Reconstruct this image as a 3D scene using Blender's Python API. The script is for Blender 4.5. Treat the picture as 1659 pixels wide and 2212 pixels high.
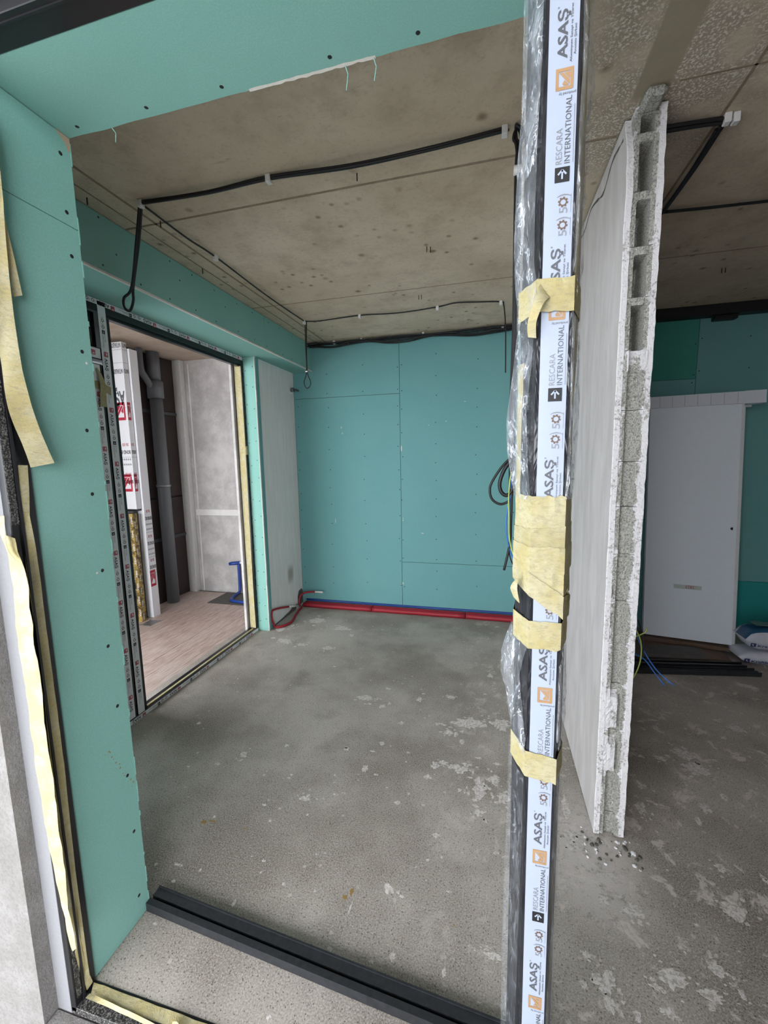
import bpy, bmesh, math, random
from mathutils import Vector, Matrix, noise as mn

for o in list(bpy.data.objects):
    bpy.data.objects.remove(o)
sc = bpy.context.scene
C = sc.collection
rnd = random.Random(7)

# ---------------------------------------------------------------- camera
RT = Vector((0.968969, 0.246431, -0.019239))
DN = Vector((0.012919, -0.12822, -0.991662))
FW = Vector((-0.246844, 0.960641, -0.127425))
cam_d = bpy.data.cameras.new('camera')
cam_d.sensor_fit = 'HORIZONTAL'; cam_d.sensor_width = 36.0; cam_d.lens = 19.416
cam_d.clip_start = 0.02
cam = bpy.data.objects.new('camera', cam_d); C.objects.link(cam)
m = Matrix.Identity(4)
for i in range(3):
    m[i][0] = RT[i]; m[i][1] = -DN[i]; m[i][2] = -FW[i]
m[2][3] = 1.6
cam.matrix_world = m
sc.camera = cam

# ---------------------------------------------------------------- sky (overcast) and exposure
w = bpy.data.worlds.new('overcast_sky'); sc.world = w; w.use_nodes = True
bg = w.node_tree.nodes['Background']
bg.inputs[0].default_value = (0.86, 0.93, 1.0, 1); bg.inputs[1].default_value = 2.8
sun_d = bpy.data.lights.new('sun', 'SUN'); sun_d.energy = 5.0; sun_d.angle = math.radians(110); sun_d.color = (1.0, .98, .97)
sun = bpy.data.objects.new('sun', sun_d); C.objects.link(sun)
sun.rotation_euler = Vector((-.2, .93, -.30)).to_track_quat('-Z', 'Y').to_euler()
sc.view_settings.view_transform = 'Standard'; sc.view_settings.look = 'None'
sc.view_settings.exposure = 0.93; sc.view_settings.gamma = 1.0
sc.view_settings.use_curve_mapping = False

# ---------------------------------------------------------------- material helpers
class N:
    def __init__(s, name, col=(.5, .5, .5), rough=.7, metal=0.0, spec=.5):
        s.m = bpy.data.materials.new(name); s.m.use_nodes = True
        s.t = s.m.node_tree; s.b = s.t.nodes['Principled BSDF']
        s.b.inputs['Base Color'].default_value = (*col, 1)
        s.b.inputs['Roughness'].default_value = rough
        s.b.inputs['Metallic'].default_value = metal
        s.b.inputs['Specular IOR Level'].default_value = spec
        s.pos = s.n('ShaderNodeNewGeometry').outputs['Position']
    def n(s, k, **kw):
        x = s.t.nodes.new(k)
        for a, v in kw.items(): setattr(x, a, v)
        return x
    def l(s, a, b): s.t.links.new(a, b)
    def mapp(s, sx=1, sy=1, sz=1, src=None):
        x = s.n('ShaderNodeMapping'); x.inputs['Scale'].default_value = (sx, sy, sz)
        s.l(src or s.pos, x.inputs[0]); return x.outputs[0]
    def noise(s, scale, detail=3, rough=.55, dist=0, vec=None):
        x = s.n('ShaderNodeTexNoise'); x.inputs['Scale'].default_value = scale
        x.inputs['Detail'].default_value = detail; x.inputs['Roughness'].default_value = rough
        x.inputs['Distortion'].default_value = dist
        s.l(vec or s.pos, x.inputs['Vector']); return x.outputs['Fac']
    def voro(s, scale, feat='F1', vec=None, out='Distance'):
        x = s.n('ShaderNodeTexVoronoi', feature=feat); x.inputs['Scale'].default_value = scale
        s.l(vec or s.pos, x.inputs['Vector']); return x.outputs[out]
    def ramp(s, fac, a, b, lo=0.0, hi=1.0):
        x = s.n('ShaderNodeMapRange'); x.interpolation_type = 'SMOOTHSTEP'
        s.l(fac, x.inputs[0]); x.inputs[1].default_value = a; x.inputs[2].default_value = b
        x.inputs[3].default_value = lo; x.inputs[4].default_value = hi
        return x.outputs[0]
    def math(s, op, a, b=None):
        x = s.n('ShaderNodeMath', operation=op)
        for i, v in enumerate((a, b)):
            if v is None: continue
            if isinstance(v, (int, float)): x.inputs[i].default_value = v
            else: s.l(v, x.inputs[i])
        return x.outputs[0]
    def mix(s, fac, a, b):
        x = s.n('ShaderNodeMix', data_type='RGBA')
        if isinstance(fac, (int, float)): x.inputs[0].default_value = fac
        else: s.l(fac, x.inputs[0])
        for i, v in ((6, a), (7, b)):
            if isinstance(v, tuple): x.inputs[i].default_value = (*v, 1)
            else: s.l(v, x.inputs[i])
        return x.outputs[2]
    def col(s, c): s.l(c, s.b.inputs['Base Color'])
    def bump(s, h, strength=.3, dist=.01):
        x = s.n('ShaderNodeBump'); x.inputs['Strength'].default_value = strength
        x.inputs['Distance'].default_value = dist
        s.l(h, x.inputs['Height']); s.l(x.outputs[0], s.b.inputs['Normal'])
    def xyz(s):
        x = s.n('ShaderNodeSeparateXYZ'); s.l(s.pos, x.inputs[0]); return x.outputs

M = {}
def plain(name, col, rough=.6, metal=0.0, spec=.5, var=.12, scale=30, bump=0.0):
    k = N(name, col, rough, metal, spec)
    f = k.noise(scale, 3)
    a = tuple(max(0, c*(1-var)) for c in col); b = tuple(min(1, c*(1+var)) for c in col)
    k.col(k.mix(f, a, b))
    if bump: k.bump(k.noise(scale*4, 2), bump, .003)
    M[name] = k.m
    return k

# moisture resistant plasterboard: mottled paper face
def board(name, a, b):
    k = N(name, a, .75, 0, .3)
    f = k.ramp(k.noise(2.2, 2), .3, .7)
    g = k.noise(260, 2)
    c = k.mix(f, a, b)
    k.col(k.mix(k.ramp(g, .35, .75, 0, .22), c, tuple(min(1, x*1.5) for x in b)))
    k.bump(g, .06, .002)
    M[name] = k.m
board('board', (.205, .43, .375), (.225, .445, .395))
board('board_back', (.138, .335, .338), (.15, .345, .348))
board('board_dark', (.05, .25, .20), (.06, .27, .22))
board('board_vivid', (.02, .27, .26), (.03, .29, .28))

# raw concrete ceiling with form marks, rust spots and plaster spatter near the broken wall
k = N('ceiling_concrete', rough=.85, spec=.25)
x, y, z = k.xyz()
base = k.mix(k.ramp(k.noise(1.3, 4, .6), .3, .7), (.54, .445, .33), (.66, .56, .435))
base = k.mix(k.ramp(k.noise(6, 6, .7), .42, .75, 0, .75), base, (.40, .315, .23))
base = k.mix(k.ramp(k.noise(55, 4, .75), .50, .70, 0, .30), base, (.28, .22, .165))
base = k.mix(k.math('MULTIPLY', k.ramp(k.voro(5.3), .03, .16, 1, 0), k.ramp(k.noise(3.3, 2), .42, .55, 0, .8)), base, (.16, .085, .05))
st = k.noise(8, 5, .7, 1.2, k.mapp(1.4, 6, 1))
base = k.mix(k.math('MULTIPLY', k.ramp(st, .58, .74, 0, .55), k.ramp(k.noise(2.6, 3), .46, .62)), base, (.22, .165, .115))
vd = k.voro(11)
gate = k.ramp(k.noise(1.7, 2), .50, .62)
spot = k.math('MULTIPLY', k.ramp(vd, .04, .24, 1, 0), gate)
base = k.mix(k.math('MULTIPLY', spot, .75), base, (.13, .075, .04))
spk = k.ramp(k.noise(130, 3, .7), .50, .60)
mk = k.math('MULTIPLY', k.ramp(x, .2, .36), k.ramp(x, .70, .95, 1, 0))
mk = k.math('MULTIPLY', mk, k.ramp(y, 1.9, 2.25, 1, 0))
mk = k.math('MULTIPLY', mk, k.ramp(k.noise(4, 3), .3, .5))
base = k.mix(k.math('MULTIPLY', k.math('MULTIPLY', spk, mk), .95), k.mix(k.math('MULTIPLY', mk, .75), base, (.33, .275, .215)), (.74, .68, .60))
sm = k.math('MULTIPLY', k.ramp(x, .436, .446), k.ramp(x, .540, .552, 1, 0))
sm = k.math('MULTIPLY', sm, k.ramp(y, 1.70, 1.74, 1, 0))
base = k.mix(sm, base, k.mix(k.noise(5, 4), (.30, .25, .18), (.42, .355, .265)))
k.col(base); k.bump(k.noise(40, 5, .7), .25, .006); M['ceiling'] = k.m

plain('seam', (.27, .21, .15), .9, 0, .2, .4, 25)
# rough screed floor
k = N('screed', rough=.85, spec=.25)
x, y, z = k.xyz()
base = k.mix(k.ramp(k.noise(1.1, 4, .6), .35, .65), (.25, .215, .185), (.49, .445, .40))
base = k.mix(k.ramp(k.noise(3.2, 4, .6), .5, .8, 0, .75), base, (.20, .17, .15))
g1 = k.noise(190, 4, .78)
base = k.mix(k.ramp(g1, .46, .66, 0, .75), base, (.62, .57, .52))
base = k.mix(k.ramp(g1, .34, .46, .7, 0), base, (.11, .09, .08))
base = k.mix(k.ramp(k.voro(85), .06, .26, .85, 0), base, (.075, .062, .052))
bl = k.math('MULTIPLY', k.ramp(k.noise(8, 7, .75, .5), .545, .62), k.ramp(x, -.5, .45))
base = k.mix(k.math('MULTIPLY', bl, .85), base, (.68, .61, .565))
b2 = k.math('MULTIPLY', k.ramp(k.voro(16, vec=k.mapp(1, 1, 1)), .10, .14, 1, 0), k.ramp(k.noise(2.1, 2), .52, .56))
base = k.mix(k.math('MULTIPLY', b2, .55), base, (.62, .57, .53))
dx = k.math('MULTIPLY', k.math('SUBTRACT', x, .40), 1.5); dy = k.math('SUBTRACT', y, 1.62)
dd = k.math('SQRT', k.math('ADD', k.math('MULTIPLY', dx, dx), k.math('MULTIPLY', dy, dy)))
dust = k.math('MULTIPLY', k.ramp(dd, .10, .42, 1, 0), k.ramp(k.noise(22, 6, .8), .34, .50))
base = k.mix(k.math('MULTIPLY', dust, .85), base, (.68, .62, .59))
k.col(base); k.bump(g1, .28, .004); M['floor'] = k.m

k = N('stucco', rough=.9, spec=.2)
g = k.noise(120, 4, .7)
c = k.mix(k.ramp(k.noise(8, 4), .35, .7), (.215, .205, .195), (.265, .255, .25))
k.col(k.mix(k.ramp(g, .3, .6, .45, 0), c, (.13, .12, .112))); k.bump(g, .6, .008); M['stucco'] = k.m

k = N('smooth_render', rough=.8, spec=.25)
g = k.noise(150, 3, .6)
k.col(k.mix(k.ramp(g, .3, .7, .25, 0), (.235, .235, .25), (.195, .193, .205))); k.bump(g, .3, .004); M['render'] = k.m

# skim plaster on the broken partition: vertical trowel streaks
k = N('skim_plaster', rough=.7, spec=.3)
s1 = k.noise(4, 5, .6, .5, k.mapp(1, 3, .8))
s2 = k.noise(40, 3, .6, 0, k.mapp(1, 3, .15))
c = k.mix(k.ramp(s1, .30, .72), (.58, .53, .525), (.70, .65, .66))
k.col(k.mix(k.ramp(s2, .5, .8, 0, .18), c, (.51, .46, .45))); M['skim'] = k.m
k = N('pier_plaster', rough=.75, spec=.3)
s1 = k.noise(5, 4, .6, .2, k.mapp(1, 5, .6))
y = k.xyz()
dy = k.math('ABSOLUTE', k.math('SUBTRACT', y[1], 3.864)); dz = k.math('ABSOLUTE', k.math('SUBTRACT', y[2], .415))
st = k.math('MULTIPLY', k.ramp(dy, .03, .085, 1, 0), k.ramp(dz, .02, .13, 1, 0))
c = k.mix(k.ramp(s1, .35, .7), (.74, .725, .70), (.80, .79, .775))
k.col(k.mix(k.math('MULTIPLY', st, .75), c, (.26, .245, .195))); k.bump(k.noise(200, 2), .1, .002); M['pier'] = k.m
k = N('loggia_plaster', rough=.85, spec=.2)
k.col(k.mix(k.ramp(k.noise(4, 6, .7), .35, .65), (.42, .40, .395), (.60, .575, .57))); k.bump(k.noise(60, 4), .2, .004); M['loggia_plaster'] = k.m
k = N('broken_plaster', rough=.9, spec=.2)
pit = k.math('SUBTRACT', k.noise(80, 5, .75), k.math('MULTIPLY', k.math('SUBTRACT', k.noise(7, 3), .5), -.55))
k.col(k.mix(k.ramp(pit, .34, .47), (.42, .40, .385), (.86, .84, .86))); k.bump(k.noise(120, 3), .6, .006); M['white_plaster'] = k.m

# hollow block, with mortar smears driven by a baked-in spread map
k = N('pumice_block', rough=.95, spec=.1)
at = k.n('ShaderNodeAttribute', attribute_name='mortar').outputs['Fac']
g = k.noise(190, 4, .75)
c = k.mix(k.ramp(g, .34, .58), (.19, .183, .17), (.56, .55, .505))
mm = k.ramp(k.math('ADD', at, k.math('MULTIPLY', k.math('SUBTRACT', k.noise(70, 4, .7), .5), 1.3)), .42, .56)
k.col(k.mix(mm, c, (.86, .84, .86))); k.bump(g, .8, .006); M['block'] = k.m

plain('black_paint', (.012, .012, .014), .28, 0, .5, .3)
plain('black_dusty', (.02, .022, .026), .42, 0, .5, .8, 60)
k = plain('black_wrap', (.022, .023, .028), .25, 0, .5, .5, 12)
k.bump(k.noise(18, 4, .6, .6, k.mapp(1, 1, .25)), .7, .02)
k = N('dusty_frame', rough=.5)
k.col(k.mix(k.ramp(k.noise(240, 4, .8), .48, .62, 0, .55), (.012, .012, .013), (.45, .43, .40))); M['dusty_frame'] = k.m
plain('rubber', (.010, .010, .012), .5, 0, .4, .3)
plain('white_film', (.42, .47, .58), .32, 0, .5, .04)
plain('grey_film', (.86, .86, .88), .45, 0, .4, .08)
plain('white_board', (.74, .75, .79), .4, 0, .5, .03)
plain('ink_grey', (.10, .105, .12), .5)
plain('ink_light', (.25, .26, .29), .5)
plain('ink_black', (.015, .015, .018), .5)
plain('ink_red', (.42, .02, .05), .5)
plain('ink_orange', (.43, .25, .12), .5)
plain('ink_brown', (.15, .095, .07), .5)
plain('ink_blue', (.02, .03, .12), .5)
plain('red_pipe', (.33, .010, .024), .5, 0, .5, .15)
plain('blue_pipe', (.010, .045, .26), .35, 0, .5, .1)
plain('blue_wire', (.02, .13, .48), .4)
plain('green_wire', (.42, .52, .10), .4)
plain('white_plastic', (.66, .65, .64), .5)
plain('grey_pvc', (.135, .145, .16), .35, 0, .5, .1)
plain('dark_panel', (.038, .026, .023), .55, 0, .4, .35, 6)
plain('dark_grey', (.055, .058, .065), .5)
plain('steel', (.35, .36, .38), .35, .8)
plain('gypsum', (.66, .63, .58), .85)
plain('gypsum_tan', (.46, .35, .25), .9)
plain('patch_cement', (.12, .115, .105), .95, 0, .2, .4, 40, .4)
plain('door_white', (.80, .86, .94), .45, 0, .4, .03)
plain('label_tape', (.50, .56, .55), .5, 0, .4, .2, 40)
plain('door_edge', (.66, .68, .70), .5)
plain('casing_wrap', (.70, .73, .80), .4, 0, .5, .06, 90)
plain('bag_white', (.52, .53, .60), .4, 0, .5, .1, 20)
plain('bag_blue', (.012, .075, .16), .35, 0, .5, .2, 20)
plain('bag_plastic', (.10, .17, .17), .3, 0, .5, .4, 20)
plain('screw', (.012, .013, .014), .5)
k = N('splat', rough=.95, spec=.1)
k.col(k.mix(k.ramp(k.noise(75, 5, .8), .40, .56), (.42, .38, .345), (.72, .67, .64))); M['splat'] = k.m
plain('glue_orange', (.30, .19, .06), .7)
plain('wood_raw', (.16, .105, .075), .7, 0, .3, .3, 12)
plain('wood_grey', (.11, .10, .095), .7, 0, .3, .3, 12)
k = N('plank_tile', rough=.45, spec=.4)
f = k.noise(14, 5, .65, .3, k.mapp(5, .5, 1)); f2 = k.noise(1.2, 3)
c = k.mix(k.ramp(f, .35, .68), (.36, .255, .215), (.60, .48, .43))
k.col(k.mix(k.ramp(f2, .4, .7, 0, .55), c, (.58, .52, .48))); M['plank'] = k.m
k = N('loggia_ceiling', rough=.85, spec=.2)
k.col(k.mix(k.ramp(k.noise(2.5, 5, .65), .35, .7), (.42, .33, .255), (.58, .48, .39))); M['loggia_ceiling'] = k.m
k = N('gold_film', rough=.35)
k.col(k.mix(k.ramp(k.noise(25, 3, .6, .5), .4, .6), (.10, .065, .02), (.40, .29, .09))); M['gold'] = k.m

# crepe masking tape
def tape(name, a, b):
    k = N(name, a, .75, 0, .3)
    f = k.noise(75, 5, .75, .6, k.mapp(1, 1, 2.2)); g = k.noise(16, 4, .6, .5)
    c = k.mix(k.ramp(g, .35, .65), a, b)
    k.col(k.mix(k.ramp(f, .47, .64, 0, .55), c, (.33, .29, .19))); k.bump(k.math('ADD', f, k.math('MULTIPLY', k.noise(20, 4, .6, 1.0, k.mapp(.5, .5, 2.5)), 2.0)), .5, .004)
    M[name] = k.m
tape('tape', (.47, .40, .19), (.52, .47, .30))
tape('tape_old', (.42, .36, .18), (.48, .43, .26))

# clear wrap: loose and crinkled above, pulled tight below; fold highlights painted in
def wrapmat(key, face, lo, hi, crease_glint):
    k = N(key, (.9, .93, .97), .08)
    nz = k.noise(24, 5, .62, 1.4, k.mapp(1, 1, .45))
    nl = k.noise(11, 4, .55, 2.0, k.mapp(1, 1, .6))
    line = k.ramp(k.math('ABSOLUTE', k.math('SUBTRACT', nl, .5)), .0, .022, 1, 0)
    bp = k.n('ShaderNodeBump'); bp.inputs['Strength'].default_value = 1.0; bp.inputs['Distance'].default_value = .03
    k.l(nz, bp.inputs['Height'])
    gl = k.n('ShaderNodeBsdfGlossy'); gl.inputs['Roughness'].default_value = .06
    gl.inputs['Color'].default_value = (.92, .95, 1, 1); k.l(bp.outputs[0], gl.inputs['Normal'])
    dd = k.n('ShaderNodeBsdfDiffuse'); dd.inputs['Color'].default_value = (.74, .78, .86, 1)
    tr = k.n('ShaderNodeBsdfTransparent')
    a1 = k.n('ShaderNodeMixShader'); a1.inputs[0].default_value = .5
    k.l(dd.outputs[0], a1.inputs[1]); k.l(gl.outputs[0], a1.inputs[2])
    lw = k.n('ShaderNodeLayerWeight'); lw.inputs['Blend'].default_value = .25
    k.l(bp.outputs[0], lw.inputs['Normal'])
    fac = k.math('ADD', k.math('MULTIPLY', lw.outputs['Facing'], face), k.ramp(nz, .45, .72, lo, hi))
    fac = k.math('ADD', fac, k.math('MULTIPLY', k.math('MULTIPLY', line, k.ramp(nz, .42, .55)), crease_glint))  # thin pale lines painted as highlights on the folds
    fac = k.math('MINIMUM', fac, .85)
    a2 = k.n('ShaderNodeMixShader'); k.l(fac, a2.inputs[0])
    k.l(tr.outputs[0], a2.inputs[1]); k.l(a1.outputs[0], a2.inputs[2])
    k.l(a2.outputs[0], k.t.nodes['Material Output'].inputs['Surface']); M[key] = k.m
wrapmat('clear_wrap', .32, .06, .38, .75)
wrapmat('tight_wrap', .14, .01, .12, .30)
k = N('window_glass', (.9, .95, .95), .02)
gl = k.n('ShaderNodeBsdfGlossy'); gl.inputs['Roughness'].default_value = .02
tr = k.n('ShaderNodeBsdfTransparent'); tr.inputs[0].default_value = (.75, .82, .80, 1)
fr = k.n('ShaderNodeFresnel'); fr.inputs[0].default_value = 1.5
a2 = k.n('ShaderNodeMixShader'); k.l(fr.outputs[0], a2.inputs[0]); k.l(tr.outputs[0], a2.inputs[1]); k.l(gl.outputs[0], a2.inputs[2])
k.l(a2.outputs[0], k.t.nodes['Material Output'].inputs['Surface']); M['glass'] = k.m

plain('terrace', (.40, .38, .36), .9, 0, .2, .1, 5)
# ---------------------------------------------------------------- geometry helpers
class B:
    def __init__(s): s.bm = bmesh.new(); s.mats = []
    def mi(s, mat):
        if mat not in s.mats: s.mats.append(mat)
        return s.mats.index(mat)
    def box(s, x0, x1, y0, y1, z0, z1, mat, bev=0.0, rot=None):
        t = bmesh.new()
        bmesh.ops.create_cube(t, size=1)
        for v in t.verts:
            v.co = Vector(((x0+x1)/2+v.co.x*(x1-x0), (y0+y1)/2+v.co.y*(y1-y0), (z0+z1)/2+v.co.z*(z1-z0)))
        if bev: bmesh.ops.bevel(t, geom=list(t.edges), offset=bev, segments=1, affect='EDGES')
        if rot:
            c = Vector(rot[0]); R = Matrix.Rotation(rot[2], 4, rot[1])
            for v in t.verts: v.co = c + R @ (v.co-c)
        s.add(t, mat); return s
    def add(s, t, mat):
        i = s.mi(mat); mp = {}
        for v in t.verts: mp[v] = s.bm.verts.new(v.co)
        for f in t.faces:
            try:
                g = s.bm.faces.new([mp[v] for v in f.verts]); g.material_index = i; g.smooth = f.smooth
            except ValueError: pass
        t.free()
    def poly(s, pts, mat, smooth=False):
        f = s.bm.faces.new([s.bm.verts.new(p) for p in pts]); f.material_index = s.mi(mat); f.smooth = smooth
        return s
    def tube(s, pts, r, mat, seg=8, smooth_steps=0, cap=True):
        P = [Vector(p) for p in pts]
        if smooth_steps: P = spline(P, smooth_steps)
        i = s.mi(mat); rings = []; up = None
        for j, p in enumerate(P):
            d = (P[min(j+1, len(P)-1)]-P[max(j-1, 0)]).normalized()
            if up is None:
                up = d.cross(Vector((0, 0, 1)))
                if up.length < .1: up = d.cross(Vector((1, 0, 0)))
            up = (up-d*up.dot(d)).normalized(); q = d.cross(up)
            rr = r(j/(len(P)-1)) if callable(r) else r
            rings.append([s.bm.verts.new(p+(up*math.cos(a)+q*math.sin(a))*rr) for a in [2*math.pi*e/seg for e in range(seg)]])
        for a, b in zip(rings, rings[1:]):
            for e in range(seg):
                f = s.bm.faces.new((a[e], a[(e+1) % seg], b[(e+1) % seg], b[e])); f.smooth = True; f.material_index = i
        if cap:
            for rg in (rings[0], rings[-1]):
                f = s.bm.faces.new(rg); f.material_index = i
        return s
    def strip(s, A, Bp, mat, thick=.0006, n=0):
        # ribbon between two edges, given real thickness
        if n: A = spline([Vector(p) for p in A], n); Bp = spline([Vector(p) for p in Bp], n)
        i = s.mi(mat); k = min(len(A), len(Bp)); cols = 5; rows = []
        for j in range(k):
            a = Vector(A[j]); b = Vector(Bp[j]); row = []
            d = (b-a); t = (Vector(A[min(j+1, k-1)])-Vector(A[max(j-1, 0)]))
            nn = d.cross(t).normalized() if d.cross(t).length > 1e-9 else Vector((0, -1, 0))
            for c in range(cols):
                p = a+d*(c/(cols-1))
                q = p + nn*(.004*mn.noise(p*22))
                row.append((s.bm.verts.new(q), s.bm.verts.new(q-nn*thick)))
            rows.append(row)
        for r0, r1 in zip(rows, rows[1:]):
            for c in range(cols-1):
                for q in (0, 1):
                    f = s.bm.faces.new((r0[c][q], r0[c+1][q], r1[c+1][q], r1[c][q])); f.material_index = i; f.smooth = True
        return s
    def disc(s, c, nrm, r, mat, seg=10, h=.0006):
        n = Vector(nrm).normalized(); u = n.orthogonal().normalized(); v = n.cross(u); c = Vector(c)
        i = s.mi(mat)
        lo = [s.bm.verts.new(c+(u*math.cos(a)+v*math.sin(a))*r) for a in [2*math.pi*e/seg for e in range(seg)]]
        hi = [s.bm.verts.new(c+n*h+(u*math.cos(a)+v*math.sin(a))*r*.8) for a in [2*math.pi*e/seg for e in range(seg)]]
        for e in range(seg):
            s.bm.faces.new((lo[e], lo[(e+1) % seg], hi[(e+1) % seg], hi[e])).material_index = i
        s.bm.faces.new(hi).material_index = i
        return s
    def prism(s, poly, z0, z1, mat, smooth=False):
        i = s.mi(mat)
        a = [s.bm.verts.new((p[0], p[1], z0)) for p in poly]; b = [s.bm.verts.new((p[0], p[1], z1)) for p in poly]
        k = len(poly)
        for e in range(k):
            f = s.bm.faces.new((a[e], a[(e+1) % k], b[(e+1) % k], b[e])); f.material_index = i; f.smooth = smooth
        s.bm.faces.new(a[::-1]).material_index = i; s.bm.faces.new(b).material_index = i
        return s
    def make(s, name, parent=None, off=None, recalc=True):
        if recalc: bmesh.ops.recalc_face_normals(s.bm, faces=list(s.bm.faces))
        off = off or (parent['_o'] if parent is not None and '_o' in parent else (0, 0, 0))
        if any(off): bmesh.ops.translate(s.bm, verts=list(s.bm.verts), vec=-Vector(off))
        me = bpy.data.meshes.new(name); s.bm.to_mesh(me); s.bm.free()
        for x in s.mats: me.materials.append(M[x])
        o = bpy.data.objects.new(name, me); C.objects.link(o)
        if parent is not None:
            o.parent = parent; o['_o'] = tuple(off)
        else:
            o.location = off; o['_o'] = tuple(off)
        return o

def spline(P, n):
    out = []
    for i in range(len(P)-1):
        p0 = P[max(i-1, 0)]; p1 = P[i]; p2 = P[i+1]; p3 = P[min(i+2, len(P)-1)]
        for j in range(n):
            t = j/n
            out.append(.5*((2*p1)+(p2-p0)*t+(2*p0-5*p1+4*p2-p3)*t*t+(3*p1-p0-3*p2+p3)*t**3))
    out.append(P[-1]); return out

def tag(o, label, cat, group=None):
    o['label'] = label; o['category'] = cat
    if group: o['group'] = group
    return o
def thing(name, label, cat, loc, group=None):
    o = bpy.data.objects.new(name, None); C.objects.link(o); o.location = loc; o['_o'] = tuple(loc)
    o.empty_display_size = .05
    return tag(o, label, cat, group)
def struct(o, label=None):
    o['kind'] = 'structure'
    if label: o['label'] = label
    return o
def stuff(o): o['kind'] = 'stuff'; return o

# flat printing: text and marks laid on a face; o = origin, u = reading direction, v = letters' up
_tc = {}
def glyphs(s, bold):
    if (s, bold) not in _tc:
        cu = bpy.data.curves.new('t', 'FONT'); cu.body = s; cu.size = 1; cu.offset = bold; cu.resolution_u = 2
        ob = bpy.data.objects.new('t', cu)
        me = bpy.data.meshes.new_from_object(ob)
        vs = [(v.co.x, v.co.y) for v in me.vertices]; fs = [tuple(p.vertices) for p in me.polygons]
        bpy.data.objects.remove(ob); bpy.data.curves.remove(cu); bpy.data.meshes.remove(me)
        x0 = min(p[0] for p in vs); x1 = max(p[0] for p in vs)
        _tc[(s, bold)] = ([(p[0]-x0, p[1]) for p in vs], fs, x1-x0)
    return _tc[(s, bold)]
class Pr:
    def __init__(s, b, o, u, v): s.b = b; s.o = Vector(o); s.u = Vector(u); s.v = Vector(v); s.n = s.u.cross(s.v)
    def P(s, a, c): return s.o+s.u*a+s.v*c+s.n*.0007
    def text(s, t, a, c, cap, mat, length=None, bold=0.0):
        vs, fs, wd = glyphs(t, bold); k = cap/.727; kx = length/wd if length else k
        i = s.b.mi(mat); V = [s.b.bm.verts.new(s.P(a+p[0]*kx, c+p[1]*k)) for p in vs]
        for f in fs:
            try: s.b.bm.faces.new([V[e] for e in f]).material_index = i
            except ValueError: pass
        return s
    def shape(s, pts, mat): s.b.poly([s.P(*p) for p in pts], mat); return s
    def logo(s, a, c, w, mat, h=None, gap='white_film'):
        h = h or w
        q = lambda L: [(a+x*w, c+y*h) for x, y in L]
        for L in ([(0, 0), (1, 0), (.84, .16), (.16, .16)], [(0, .03), (.16, .18), (.16, .84), (0, 1)],
                  [(.02, 1), (.17, .84), (.84, .84), (1, 1)], [(1, 0), (1, 1), (.84, .84), (.84, .16)],
                  [(.20, .20), (.42, .20), (.80, .58), (.80, .80)], [(.46, .19), (.80, .19), (.80, .53)],
                  [(.20, .25), (.44, .49), (.28, .62), (.20, .55)]):
            s.shape(q(L), mat)
        return s
    def gear(s, a, c, r, mat):
        k = 16
        for e in range(k):
            t0 = 2*math.pi*e/k; t1 = 2*math.pi*(e+1)/k; ro = r if e % 2 else r*.78; ri = r*.52
            s.shape([(a+ri*math.cos(t0), c+ri*math.sin(t0)), (a+ro*math.cos(t0), c+ro*math.sin(t0)),
                     (a+ro*math.cos(t1), c+ro*math.sin(t1)), (a+ri*math.cos(t1), c+ri*math.sin(t1))], mat)
        return s
    def arrowbox(s, a, c, w, mat, inv):
        s.shape([(a, c), (a+w, c), (a+w, c+w), (a, c+w)], mat)
        s2 = Pr(s.b, s.o+s.n*.0004, s.u, s.v)
        t = w*.06
        for (p, q) in (((.2, .5), (.8, .5)), ((.8, .5), (.5, .78)), ((.8, .5), (.5, .22))):
            p = Vector(p)*w+Vector((a, c)); q = Vector(q)*w+Vector((a, c)); d = (q-p).normalized(); e = Vector((-d.y, d.x))*t
            s2.shape([tuple(p+e), tuple(p-e), tuple(q-e), tuple(q+e)], inv)
        return s

# ================================================================ STRUCTURE
floor = struct(B().box(-2.3, 3.3, .835, 4.25, -.12, 0, 'floor').box(.10, 3.3, -.35, .835, -.12, 0, 'floor')
               .box(-1.172, .10, .775, .835, -.12, -.03, 'floor').make('floor'), 'rough grey screed floor with dried plaster drops')
ceil = struct(B().box(-2.3, 3.3, 1.06, 4.25, 2.775, 2.95, 'ceiling').box(.16, 3.3, -.35, 1.06, 2.775, 2.95, 'ceiling').make('ceiling'),
              'raw concrete slab ceiling with formwork marks')
for (x0, x1, y0, y1) in ((-1.80, .44, 1.869, 1.881), (-1.80, .44, 3.030, 3.038), (.57, 3.2, 3.030, 3.038), (-1.625, -1.612, 1.07, 4.1),
                         (-1.72, -1.712, 1.07, 4.1), (.768, .778, -.2, 4.1), (.57, 3.2, 1.668, 1.676)):
    B().box(x0, x1, y0, y1, 2.7735, 2.7755, 'seam', .0006).make('formwork_seam', ceil)
stp = B()
for (x, y) in ((-1.58, 1.86), (-1.72, 2.35), (-1.75, 1.62), (-.36, 2.48), (-.34, 2.49), (-.52, 3.16), (-.50, 3.16), (1.43, 3.3), (1.45, 3.3), (-.55, 1.80)):
    stp.box(x-.002, x+.002, y-.002, y+.002, 2.745, 2.776, 'black_paint')
stuff(stp.make('cut_wire_stub', ceil))

terr = struct(B().box(-5, .099, -.45, .74, -.25, -.10, 'terrace').box(-5, 6, -7, -.45, -.25, -.10, 'terrace').make('floor_terrace'), 'pale terrace slab outside the opening')

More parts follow.
